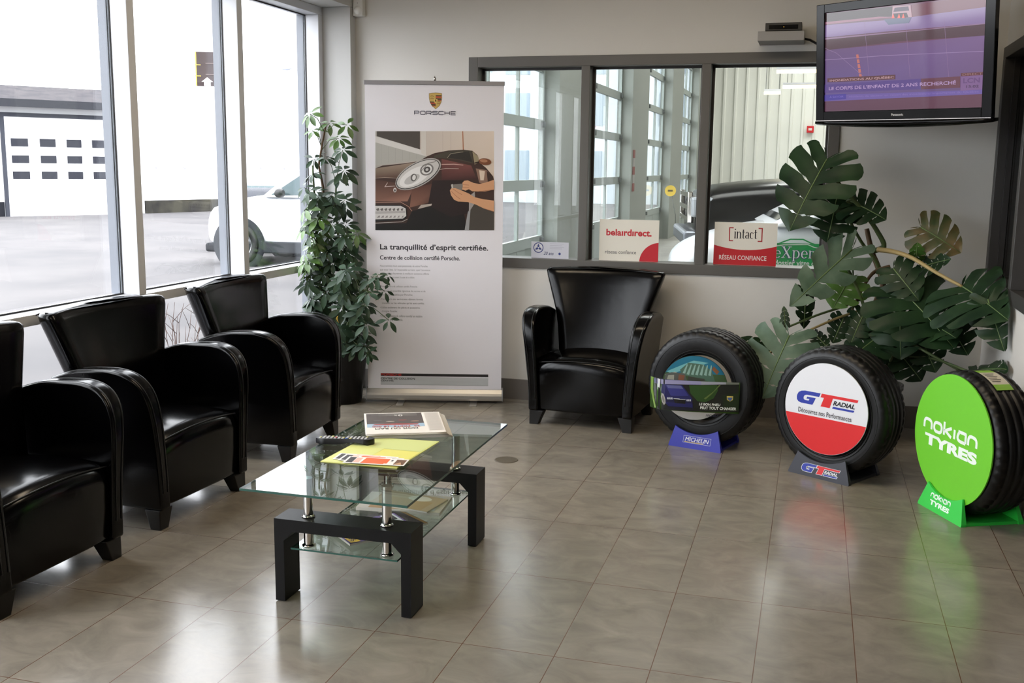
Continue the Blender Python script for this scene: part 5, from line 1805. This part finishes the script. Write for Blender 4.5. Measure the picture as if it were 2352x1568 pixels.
def car(name, label, loc, rz, paint, stations, roof, belt_w, wheels, r=0.35, glass=CARGL, arch=CLAD, sill=True):
    """front toward -X. stations: (x, z_low, z_top, half width); roof: list of (x, z, half width) low front -> back, z>belt"""
    t_ = thing(name, label, 'car', loc, rz)
    rows = []
    for x, zl, zt, hw in stations:
        h = zt - zl
        rows.append([(x, -hw * 0.80, zl), (x, -hw * 0.97, zl + h * 0.12), (x, -hw, zl + h * 0.45), (x, -hw * 0.975, zl + h * 0.78), (x, -hw * 0.90, zl + h * 0.95), (x, -hw * 0.6, zt + 0.015), (x, 0, zt + 0.035),
                     (x, hw * 0.6, zt + 0.015), (x, hw * 0.90, zl + h * 0.95), (x, hw * 0.975, zl + h * 0.78), (x, hw, zl + h * 0.45), (x, hw * 0.97, zl + h * 0.12), (x, hw * 0.80, zl)])
    m_ = MB()
    m_.quad_grid(rows, True, True)
    body_ = m_.obj('body', paint, t_, True)
    s_ = body_.modifiers.new('sub', 'SUBSURF')
    s_.levels = s_.render_levels = 2
    # greenhouse: belt outline -> roof outline
    bx = roof['belt']
    rx = roof['roof']
    zb, zr = roof['zb'], roof['zr']
    wb_, wr = belt_w
    rows = []
    for k in range(6):
        f_ = k / 5
        z = zb + (zr - zb) * (1 - (1 - f_) ** 1.25 if k < 5 else 1)
        g = f_
        x0, x1 = bx[0] + (rx[0] - bx[0]) * g, bx[1] + (rx[1] - bx[1]) * g
        w_ = wb_ + (wr - wb_) * g
        e = 0.0 if k < 5 else 0.10
        rows.append([(x0 + e, -w_ * 0.86 + e, z), (x0 + 0.10 + e, -w_ * 0.985 + e, z), ((x0 + x1) / 2, -w_ + e, z), (x1 - 0.12 - e, -w_ * 0.985 + e, z), (x1 - e, -w_ * 0.86 + e, z),
                     (x1 - e, w_ * 0.86 - e, z), (x1 - 0.12 - e, w_ * 0.985 - e, z), ((x0 + x1) / 2, w_ - e, z), (x0 + 0.10 + e, w_ * 0.985 - e, z), (x0 + e, w_ * 0.86 - e, z)])
    m_ = MB()
    m_.quad_grid(rows, True, True)
    m_.obj('roof', paint, t_, True, 0.02, 2, 60)
    def gpt(x_f, z_f, side):
        g = 0.04 + 0.84 * z_f
        z = zb + (zr - zb) * (1 - (1 - g) ** 1.25)
        x0, x1 = bx[0] + (rx[0] - bx[0]) * g, bx[1] + (rx[1] - bx[1]) * g
        w_ = wb_ + (wr - wb_) * g
        return Vector((x0 + 0.16 + (x1 - x0 - 0.34) * x_f, side * (w_ + 0.006), z))
    for side in (-1, 1):
        for a, b in roof.get('side', ((0.0, 0.46), (0.50, 0.98))):
            g_ = MB()
            q = [gpt(a, 0.02, side), gpt(b, 0.02, side), gpt(b, 0.96, side), gpt(a + (0.02 if a < .1 else 0), 0.96, side)]
            g_.hexa([tuple(v) for v in q] + [(v.x, v.y - side * 0.02, v.z) for v in q])
            g_.obj('side_window', glass, t_)
    for end, nm in ((0, 'windshield'), (1, 'rear_window')):
        g_ = MB()
        q = []
        for zf in (0.10, 0.90):
            g = zf
            z = zb + (zr - zb) * (1 - (1 - g) ** 1.25)
            x = bx[end] + (rx[end] - bx[end]) * g + (-0.012 if end == 0 else 0.012)
            w_ = (wb_ + (wr - wb_) * g) * 0.82
            q.append([(x, -w_, z), (x, w_, z)])
        p = [q[0][0], q[0][1], q[1][1], q[1][0]]
        g_.hexa(p + [(v[0] + (0.03 if end == 0 else -0.03), v[1], v[2]) for v in p])
        g_.obj(nm, glass, t_)
    xs = [s[0] for s in stations]
    hwm = max(s[3] for s in stations)
    for wx in wheels:
        for side in (-1, 1):
            a_ = MB()
            a_.lathe([(r + 0.09, side * 0.015), (r + 0.08, side * 0.03), (r + 0.015, side * 0.03), (0.0, side * 0.02), (0, 0)], 40, 'y', (wx, side * (hwm - 0.028), r))
            a_.obj('wheel_arch', arch, t_, True)
            wheel(t_, wx, side * (hwm - 0.075), r, side)
    if sill:
        for side in (-1, 1):
            y0, y1 = sorted((side * (hwm - 0.05), side * (hwm + 0.005)))
            MB().box(wheels[0] + r + 0.06, wheels[1] - r - 0.06, y0, y1, 0.22, 0.40).obj('sill_cladding', arch, t_, False, 0.02, 2)
    for side in (-1, 1):
        x = bx[0] + 0.42
        MB().lathe([(0, -0.09), (0.05, -0.085), (0.075, -0.03), (0.078, 0.03), (0.05, 0.075), (0, 0.08)], 14, 'y', (x, side * (wb_ + 0.14), zb + 0.07)).obj('mirror', roof.get('mirror', paint), t_, True)
    return t_

# ================================================================== OUTSIDE THE LEFT WINDOWS
GZ = -0.10
struct(MB().box(-60, -3.262, -30, 70, GZ - 0.2, GZ).obj('ground', ASPH))
# workshop building with garage door
p0, p1 = at_z(22, 497, GZ), at_z(268, 492, GZ)
az = math.atan2(p1.y - p0.y, p1.x - p0.x)
dl = (p1 - p0).length
hb = thing('garage_building', 'white low building with dark shingled roof across the yard', 'building', (p0.x, p0.y, GZ), az)
zoom_h = lambda py, p: (1.5 + (ray(140, py).z / math.hypot(ray(140, py).x, ray(140, py).y)) * math.hypot(p.x, p.y)) - GZ
pm = (p0 + p1) / 2
hE, hR, hD = zoom_h(243, pm), zoom_h(210, pm), zoom_h(272, pm)
MB().box(-9, dl + 0.45, 0, 5, 0, hE).obj('wall', WHITEP, hb)
for a, b in ((-9, -0.12), (dl + 0.12, dl + 0.45)):
    MB().box(a, b, -0.03, -0.001, 0, 0.42).obj('foundation', mat('dark_foundation', (36, 37, 42), 0.9, spec=0.1), hb)
rf = MB()
rf.prism([(-0.45, hE - 0.0), (-0.45, hE + 0.10), (1.6, hE + 0.62), (5.3, hE + 0.10), (5.3, hE + 0.0)], 'x', -9.5, dl + 0.6)
rf.obj('roof', GREYR, hb)
MB().box(-9.5, dl + 0.6, -0.51, -0.451, hE - 0.10, hE + 0.12).obj('gutter', mat('dark_gutter', (46, 47, 52), 0.7, spec=0.2), hb)
dr = MB().box(0, dl, -0.06, -0.001, 0, hD).obj('garage_door', WHITEP, hb)
DKB = mat('door_frame_grey', (58, 60, 68), 0.7, spec=0.2)
MB().box(-0.10, 0.0, -0.08, -0.001, 0, hD + 0.12).box(dl, dl + 0.1, -0.08, -0.001, 0, hD + 0.12).box(0.0, dl, -0.08, -0.001, hD, hD + 0.12).obj('door_frame', DKB, hb)
for px0, px1 in ((34, 71), (97, 132), (157, 191), (216, 249)):
    for py0, py1 in ((320, 338), (358, 375), (394, 411)):
        u0, u1 = (px0 - 22) / 246 * dl * 1.0, (px1 - 22) / 246 * dl
        MB().box(u0, u1, -0.075, -0.0602, zoom_h(py1, pm), zoom_h(py0, pm)).obj('pane', mat('door_pane', (50, 51, 58), 0.6, spec=0.1), dr)

# long white warehouse
q0, q1 = at_z(330, 490, GZ), at_z(760, 476, GZ)
aw = math.atan2(q1.y - q0.y, q1.x - q0.x)
wh = thing('warehouse', 'long white warehouse wall with a weathered black base behind the parked cars', 'building', (q0.x, q0.y, GZ), aw)
lw = (q1 - q0).length
MB().box(0.05, lw + 5, 0, 0.3, 0, 9.0).obj('wall', mat('warehouse_white', (238, 238, 240), 0.8), wh)
MB().box(0.05, lw + 5, -0.06, -0.001, 0, 0.40).obj('foundation', mat('worn_black_base', (36, 36, 38), 0.9, spec=0.1, vary=(1.3, (32, 32, 36), (70, 68, 60))), wh)
for k in range(14):
    x = 0.5 + k * 1.05
    MB().box(x, x + 0.10, -0.05, -0.001, 1.40, 1.46).obj('wall_bracket', mat('bracket_grey', (150, 150, 166), 0.7), wh)
nb = thing('office_building', 'blue-grey building with window bands seen through the garage doors', 'building', (-11.0, 46.0, GZ), 0.1)
MB().box(-8, 7.5, 0, 6, 0, 8.0).obj('wall', mat('blue_grey_cladding', (176, 184, 190), 0.7), nb)
for k in range(9):
    for z in (0.9, 3.4, 5.6):
        MB().box(-7.6 + k * 1.7, -6.5 + k * 1.7, -0.04, -0.001, z, z + 1.4).obj('window', mat('dark_office_window', (116, 132, 146), 0.3), nb)

# roadside sign standing above, behind the mullion
sg = at_y(478, 160, 24.0)
o = thing('roadside_sign', 'dark brown sign board with yellow edging high on a post in the yard', 'sign', (sg.x, sg.y, GZ), 0.45)
zz0, zz1 = at_y(478, 198, 24.0).z - GZ, at_y(478, 120, 24.0).z - GZ
hw = 0.27
MB().box(-hw, hw + 0.35, -0.08, 0.08, zz0, zz1).obj('board', mat('sign_brown', (62, 52, 52), 0.7, spec=0.2), o)
YL = mat('sign_yellow', (216, 176, 60), 0.5)
MB().box(-hw - 0.03, -hw - 0.001, -0.09, 0.09, zz0, zz1).obj('edge_trim', YL, o)
for z in (zz0 + 0.23, zz0 + 0.50):
    MB().box(-hw - 0.05, -hw + 0.10, -0.10, -0.0805, z, z + 0.02).obj('clip', YL, o)
MB().box(-0.05, hw + 0.3, -0.095, -0.0805, zz0 + 0.55, zz0 + 0.56).box(-0.05, hw + 0.3, -0.095, -0.0805, zz0 + 0.28, zz0 + 0.29).obj('seam', mat('sign_seam', (140, 124, 120), 0.6), o)
MB().prism([(-0.10, zz0), (-0.10, zz0 + 0.10), (-0.16, zz0 + 0.10), (-0.02, zz0 + 0.21), (0.12, zz0 + 0.10), (0.06, zz0 + 0.10), (0.06, zz0)], 'y', -0.1, -0.081).obj('arrow', mat('arrow_white', (235, 232, 230), 0.5), o)
MB().tube([(hw + 0.18, 0, 0), (hw + 0.18, 0, zz0)], 0.07, 12).obj('post', mat('post_white', (226, 226, 230), 0.5), o, True)
# street lamp
lp = at_y(694, 162, 26.0)
o = thing('street_lamp', 'pale street lamp with a curved arm beyond the yard', 'street lamp', (lp.x, lp.y, GZ))
z = at_y(694, 156, 26.0).z - GZ
GAL = mat('pale_galvanised', (200, 202, 210), 0.5)
MB().tube([(0.06, 0, 0), (0.06, 0, z - 0.5), (0.04, 0, z - 0.15), (-0.15, 0, z - 0.02), (-0.30, 0, z)], 0.035, 10).obj('pole', GAL, o, True)
MB().lathe([(0, -0.16), (0.04, -0.14), (0.055, 0.0), (0.035, 0.12), (0, 0.13)], 14, 'x', (-0.44, 0, z)).obj('lamp_head', mat('lamp_head', (176, 184, 206), 0.4), o, True)

SUV_ST = [(-2.08, 0.42, 0.66, 0.46), (-2.05, 0.34, 0.78, 0.68), (-1.94, 0.28, 0.90, 0.82), (-1.72, 0.26, 1.00, 0.90), (-1.30, 0.26, 1.07, 0.94), (-0.90, 0.26, 1.10, 0.95), (0.0, 0.26, 1.12, 0.95), (1.2, 0.26, 1.12, 0.95), (1.9, 0.28, 1.10, 0.92), (2.25, 0.36, 1.06, 0.84), (2.32, 0.45, 0.95, 0.66)]
SUV_RF = dict(belt=(-1.05, 2.2), roof=(-0.15, 1.9), zb=1.08, zr=1.68, mirror=PLASTBK, side=((0.0, 0.40), (0.43, 0.74), (0.77, 0.98)))
sv = at_z(551, 611, GZ)
suv = car('suv', 'white sport utility vehicle with black wheel arches parked just outside the right window', (0, 0, 0), 0, CARW, SUV_ST, SUV_RF, (0.90, 0.70), (-1.38, 1.36), 0.345, CARGLT)
MB().hexa([(-2.00, -0.66, 0.80), (-1.70, -0.895, 0.90), (-1.60, -0.875, 0.985), (-1.94, -0.64, 0.89), (-1.96, -0.60, 0.80), (-1.68, -0.80, 0.90), (-1.58, -0.78, 0.985), (-1.90, -0.58, 0.89)]).obj('headlight', mat('headlight_clear', (214, 206, 204), 0.15, coat=0.5), suv)
MB().box(-2.10, -2.06, -0.26, 0.26, 0.44, 0.62).obj('licence_plate_holder', mat('plate_blue_grey', (84, 88, 130), 0.5), suv)
MB().box(-2.04, -1.80, -0.80, 0.80, 0.20, 0.34).obj('bumper_lip', CLAD, suv, False, 0.04, 3)
ang = math.radians(18)
a_s = math.radians(4.0)
wl = Matrix.Rotation(a_s, 3, 'Z') @ Vector((-1.38, -0.93, 0))
suv.location = (sv.x - wl.x, sv.y - wl.y, GZ)
suv.rotation_euler = (0, 0, a_s)
sd = at_z(610, 520, GZ)
SED_ST = [(-2.2, 0.42, 0.60, 0.50), (-2.1, 0.30, 0.72, 0.76), (-1.7, 0.24, 0.84, 0.86), (-1.0, 0.22, 0.92, 0.88), (0, 0.22, 0.95, 0.88), (1.2, 0.22, 0.97, 0.88), (1.9, 0.26, 0.96, 0.84), (2.2, 0.36, 0.90, 0.70)]
SED_RF = dict(belt=(-0.95, 1.75), roof=(-0.1, 0.95), zb=0.92, zr=1.42, side=((0.0, 0.44), (0.48, 0.95)))
car('sedan', 'dark grey sedan parked behind the white sport utility vehicle', (ray(632, 480).x * 20.5, ray(632, 480).y * 20.5, GZ), math.radians(-72), CARD, SED_ST, SED_RF, (0.84, 0.62), (-1.3, 1.35), 0.31, CARGLT).scale = (0.85, 0.85, 0.85)

# bare twigs of a shrub outside, low behind the glass
so = at_z(400, 815, 0)
o = thing('bare_shrub', 'bare thin twiggy shrub outside the glass between two armchairs', 'shrub', (-3.62, 5.30, GZ))
rt = random.Random(5)
m = MB()
for k in range(16):
    a = rt.uniform(0, 2 * PI)
    l_ = rt.uniform(0.55, 0.92)
    sp_ = rt.uniform(0.1, 0.5)
    pts = [Vector((0.03 * math.cos(a), 0.03 * math.sin(a), 0))]
    for j in range(1, 7):
        t = j / 6
        pts.append(Vector((sp_ * t * math.cos(a + 0.2 * t) * 0.7, sp_ * t * math.sin(a + 0.2 * t), l_ * t * (1 - 0.12 * t))) + Vector((rt.uniform(-.02, .02), rt.uniform(-.02, .02), 0)))
    for p_ in pts:
        p_.x = min(p_.x, 0.28)
    m.tube(pts, [0.004, 0.0035, 0.003, 0.0025, 0.002, 0.0018, 0.0012], 5)
    for j in (2, 3, 4, 5):
        d = Vector((rt.uniform(-.12, .06), rt.uniform(-.15, .15), rt.uniform(.03, .16)))
        m.tube([pts[j], pts[j] + d * 0.5 + Vector((0, 0, .01)), pts[j] + d], [0.002, 0.0015, 0.001], 5)
m.obj('twigs', mat('twig_brown', (84, 62, 54), 0.8), o, True)['kind'] = 'stuff'

# ================================================================== GARAGE BEHIND THE INTERIOR WINDOW
XD = -3.2
YW = 29.8
struct(MB().box(-3.26, 12.0, 6.602, YW + 0.3, -0.12, 0.0).obj('floor_garage', mat('garage_concrete', (150, 148, 142), 0.5, vary=(1.2, (140, 138, 132), (160, 158, 152)))))
struct(MB().box(-3.5, 12.0, 6.602, YW + 0.3, 6.4, 6.5).obj('ceiling_garage', mat('garage_ceiling', (206, 206, 200), 0.8)))
struct(MB().box(1.2, 12.0, 6.45, 6.6, 0.0, 6.4).obj('wall_garage_front', mat('garage_wall_plain', (206, 206, 200), 0.7)))
struct(MB().box(-3.26, 1.2, 6.6005, 6.62, 3.0, 6.4).obj('wall_garage_upper', mat('garage_wall_plain', (206, 206, 200), 0.7)))
struct(MB().box(11.9, 12.0, 6.6, YW, 0, 6.4).obj('wall_garage_right', mat('garage_wall_plain', (206, 206, 200), 0.7)))
# corrugated end wall
m = MB()
pts = []
x = -3.4
while x < 12.0:
    pts += [(x, YW), (x + 0.20, YW), (x + 0.225, YW - 0.045), (x + 0.275, YW - 0.045)]
    x += 0.30
m.quad_grid([[(p[0], p[1], 0) for p in pts], [(p[0], p[1], 6.4) for p in pts]])
struct(m.obj('wall_garage_end', mat('corrugated_white', (222, 222, 214), 0.5)))
DOORF = mat('door_frame_sage', (140, 148, 144), 0.5)
COLM = mat('column_sage', (132, 136, 130), 0.6)
DARKT = mat('track_grey', (96, 100, 98), 0.5)
doors = [(8.0, 12.46), (14.15, 17.65), (19.40, 22.60), (24.45, 27.60)]
prev = 6.62
for i, (a, b) in enumerate(doors):
    # wall pier between doors
    struct(MB().box(XD - 0.06, XD + 0.20, prev + 0.0, a - 0.001, 0, 4.2).obj('wall_pier_%d' % (i + 1), COLM))
    t_ = struct(MB().box(XD - 0.03, XD + 0.02, a, a + 0.06, 0, 4.2).obj('door_%d' % (i + 1), DOORF))
    zr = [0.0, 0.557, 1.225, 1.93, 2.60, 3.27, 3.94]
    for k, z in enumerate(zr):
        MB().box(XD - 0.03, XD + 0.02, a + 0.0605, b - 0.0605, z, z + (0.11 if k == 0 else 0.12)).obj('rail', DOORF, t_)
        if k:
            for yy in (a + (b - a) * 0.35, b - 0.12):
                MB().box(XD + 0.0205, XD + 0.06, yy - 0.04, yy + 0.04, z + 0.03, z + 0.10).obj('hinge', DARKT, t_)
    MB().box(XD - 0.03, XD + 0.02, b - 0.06, b, 0, 4.2).obj('stile', DOORF, t_)
    for f_ in ((0.25, 0.5, 0.75) if i == 0 else (0.33, 0.66)):
        yy = a + (b - a) * f_
        MB().box(XD - 0.025, XD + 0.015, yy - 0.02, yy + 0.02, 0.11, 4.2).obj('muntin', DOORF, t_)
    for k in range(1, len(zr) - 1):
        MB().box(XD - 0.006, XD, a + 0.061, b - 0.061, zr[k] + 0.121, zr[k + 1] - 0.001).obj('pane', GLASSW, t_)
    MB().box(XD - 0.02, XD + 0.01, a + 0.061, b - 0.061, 0.111, 0.556).obj('bottom_panel', DOORF, t_)
    for yy in (a - 0.03, b + 0.005):
        MB().box(XD + 0.02, XD + 0.12, yy, yy + 0.03, 0, 4.3).obj('door_track', DARKT, t_)
    prev = b + 0.001
struct(MB().box(XD - 0.06, XD + 0.20, prev, YW - 0.05, 0, 4.2).obj('wall_pier_5', COLM))
struct(MB().box(XD - 0.06, XD + 0.20, 6.62, YW - 0.05, 4.2005, 6.4).obj('wall_garage_left', COLM))
# tube lamps hanging in the garage
TUBE = mat('lit_tube', (255, 238, 190), 0.5, emit=((255, 232, 176), 3.0))
for pxa, pxb, py, Y in ((1784, 1900, 164, 24.0), (1798, 1900, 199, 27.0), (1755, 1793, 213, 28.5)):
    a, b = at_y(pxa, py, Y), at_y(pxb, py, Y)
    o = thing('tube_lamp', 'lit fluorescent tube lamp seen through the interior window', 'lamp', ((a.x + b.x) / 2, Y, a.z), 0, 'tube lamps in the garage')
    hl = (b.x - a.x) / 2
    MB().box(-hl, hl, -0.05, 0.05, 0.03, 0.09).obj('housing', WHITEP, o)
    MB().tube([(-hl, 0, 0), (hl, 0, 0)], 0.045, 12).obj('tube', TUBE, o, True)
    for sx in (-0.8, 0.8):
        MB().tube([(sx * hl, 0, 0.09), (sx * hl, 0, 6.4 - a.z)], 0.008, 6).obj('hanger', DARKT, o)
p = at_y(1861, 297, YW - 0.08)
o = thing('fire_alarm', 'small red alarm box on the white corrugated garage wall', 'alarm box', (p.x, YW - 0.05, p.z))
MB().box(-0.09, 0.09, -0.07, -0.001, -0.09, 0.09).obj('case', mat('alarm_red', (196, 30, 36), 0.4), o, False, 0.01)
MB().box(-0.045, 0.045, -0.075, -0.0702, -0.03, 0.03).obj('pull_bar', mat('alarm_white', (220, 200, 196), 0.5), o)
p = at_y(1540, 438, 22.4)
o = thing('hose_reel', 'round yellow disc with cord hanging on the column between the garage doors', 'reel', (p.x, p.y, p.z))
p_r = 0.115
MB().lathe([(0, -0.03), (p_r, -0.03), (p_r, 0.03), (0, 0.03)], 32, 'y').obj('disc', mat('reel_yellow', (206, 176, 70), 0.5), o)
MB().tube([(0, 0.02, 0), (XD + 0.17 - p.x, 22.66 - p.y, 0)], 0.02, 8).obj('bracket', DARKT, o)
MB().box(-0.05, 0.05, -0.035, -0.0302, -0.015, 0.02).obj('label_plate', mat('reel_dark', (80, 70, 40), 0.5), o)
MB().tube([(0.04, 0, -0.09), (0.06, 0, -0.25), (0.12, 0.02, -0.5), (0.13, 0.02, -0.8)], 0.008, 6).obj('cord', DARKT, o, True)
pr = at_y(1440, 400, 17.9)
o = thing('warning_strip', 'narrow red and white warning strip on the column beside the garage door', 'warning strip', (XD + 0.2045, 17.9, 0))
for k in range(5):
    z = 1.10 + k * 0.14
    MB().box(-0.004, 0.004, -0.10, 0.10, z, z + 0.135).obj('stripe', mat('strip_red', (126, 66, 62), 0.7) if k % 2 == 0 else mat('strip_white', (150, 148, 144), 0.7), o)

# cars in the garage
HB_ST = [(-2.05, 0.36, 0.56, 0.46), (-2.00, 0.26, 0.68, 0.68), (-1.80, 0.20, 0.80, 0.80), (-1.35, 0.20, 0.93, 0.86), (-0.9, 0.20, 1.00, 0.88), (0, 0.20, 1.02, 0.88), (1.2, 0.2, 1.02, 0.88), (1.7, 0.24, 1.0, 0.84), (2.0, 0.36, 0.95, 0.72)]
HB_RF = dict(belt=(-1.15, 1.9), roof=(-0.1, 1.5), zb=0.97, zr=1.47, side=((0.0, 0.5), (0.54, 0.95)))
c_ = at_y(1533, 560, 10.6)
cw = car('hatchback', 'white car with a green sign on its door standing in the garage', (c_.x + 2.02, 11.0, 0.0), math.radians(8), CARW, HB_ST, HB_RF, (0.84, 0.62), (-1.30, 1.25), 0.30, CARGL, mat('arch_dark', (30, 30, 32), 0.7))
MB().hexa([(-1.98, -0.50, 0.62), (-1.55, -0.845, 0.70), (-1.50, -0.83, 0.80), (-1.90, -0.52, 0.74), (-1.92, -0.44, 0.62), (-1.5, -0.76, 0.70), (-1.45, -0.74, 0.80), (-1.84, -0.46, 0.74)]).obj('headlight', mat('headlight_grey', (176, 178, 182), 0.1, coat=0.6), cw)
MB().hexa([(-1.66, -0.775, 0.655), (-1.50, -0.868, 0.68), (-1.47, -0.862, 0.725), (-1.60, -0.80, 0.71), (-1.62, -0.74, 0.655), (-1.47, -0.82, 0.68), (-1.44, -0.82, 0.725), (-1.56, -0.76, 0.71)]).obj('indicator', mat('indicator_amber', (214, 150, 70), 0.3), cw)
# door sign: board on the near side of the car
inv = Matrix.Rotation(-math.radians(8), 3, 'Z')
co = Vector(cw.location)
n_ = Matrix.Rotation(math.radians(8), 3, 'Z') @ Vector((0, -1, 0))
def dpx(x, y):
    d = ray(1480 + x / 2.904, 100 + y / 2.904)
    po = co + n_ * 0.893
    o_ = Vector((0, 0, 1.5)) - po
    q = Vector((0, 0, 1.5)) + d * (-o_.dot(n_) / d.dot(n_)) - co
    q = inv @ q
    return (q.x, q.z)
A = Art(lambda u, v, h: (u, -0.892 - h, v), 0.0008)
DG = (30, 156, 84)
g0, g1 = dpx(860, 1540), dpx(1260, 1338)
pl = MB().box(g0[0], g1[0], -0.892, -0.885, g0[1], g1[1]).obj('door_sign', mat('sign_green', DG, 0.5), cw)
A.stroke([dpx(870, 1345), dpx(930, 1320), dpx(975, 1305), dpx(1060, 1306), dpx(1110, 1330), dpx(1170, 1352)], 0.012, DG)
A.stroke([dpx(860, 1352), dpx(930, 1342), dpx(1090, 1340), dpx(1130, 1358), dpx(1170, 1366)], 0.008, (220, 232, 226))
a, b = dpx(868, 1430), dpx(1168, 1362)
serif_text(A, 'eXpert', a[0] - 0.012, a[1] + 0.0, b[0] + 0.012, b[1] + 0.01, (60, 66, 120), 1.6)
A.layer += 2
serif_text(A, 'eXpert', a[0] - 0.008, a[1] + 0.004, b[0] + 0.008, b[1] + 0.006, (236, 240, 244), 0.85)
a, b = dpx(868, 1478), dpx(1240, 1450)
A.text('dossier vitre ouvert', a[0], a[1], b[0], b[1], (226, 236, 232), 0.02)
A.obj('sign_lettering', pl)
BK_ST = [(-2.35, 0.65, 1.05, 0.74), (-2.30, 0.52, 1.18, 0.90), (-2.1, 0.46, 1.28, 0.96), (-1.4, 0.44, 1.35, 0.98), (-0.9, 0.44, 1.37, 0.98), (0, 0.44, 1.37, 0.98), (1.5, 0.44, 1.37, 0.98), (2.2, 0.50, 1.32, 0.94), (2.35, 0.6, 1.15, 0.80)]
BK_RF = dict(belt=(-0.95, 2.1), roof=(-0.25, 1.8), zb=1.33, zr=1.72, side=((0.0, 0.42), (0.46, 0.9)))
c_ = at_y(1590, 480, 13.6)
ct = car('pickup_truck', 'black pickup truck with chrome grille standing behind the white car in the garage', (c_.x + 2.25, 14.0, 0.0), math.radians(11), CARB, BK_ST, BK_RF, (0.92, 0.70), (-1.45, 1.5), 0.40, CARGL, CARB)
gr = MB()
gr.box(-2.40, -2.34, -0.60, 0.60, 0.86, 0.92).box(-2.40, -2.34, -0.60, 0.60, 1.0, 1.06).box(-2.40, -2.34, -0.60, 0.60, 1.15, 1.21).box(-2.40, -2.34, -0.66, -0.60, 0.84, 1.22).box(-2.40, -2.34, 0.60, 0.66, 0.84, 1.22)
gr.obj('grille', CHROME, ct, False, 0.01)
for s_ in (-1, 1):
    MB().box(-2.37, -2.10, s_ * 0.77 - 0.11, s_ * 0.77 + 0.11, 0.92, 1.16).obj('headlight', mat('headlight_white', (170, 174, 180), 0.2, coat=0.3), ct, False, 0.03, 2)
MB().box(-2.46, -2.30, -0.92, 0.92, 0.58, 0.76).obj('bumper', mat('bumper_grey', (120, 124, 132), 0.3, 0.6), ct, False, 0.04, 3)
c_ = at_y(1690, 400, 17.5)
car('van', 'dark vehicle parked at the back of the garage behind the pickup truck', (c_.x + 1.9, 18.0, 0.0), math.radians(5), CARD, SUV_ST, SUV_RF, (0.90, 0.70), (-1.38, 1.36), 0.345, CARGL)
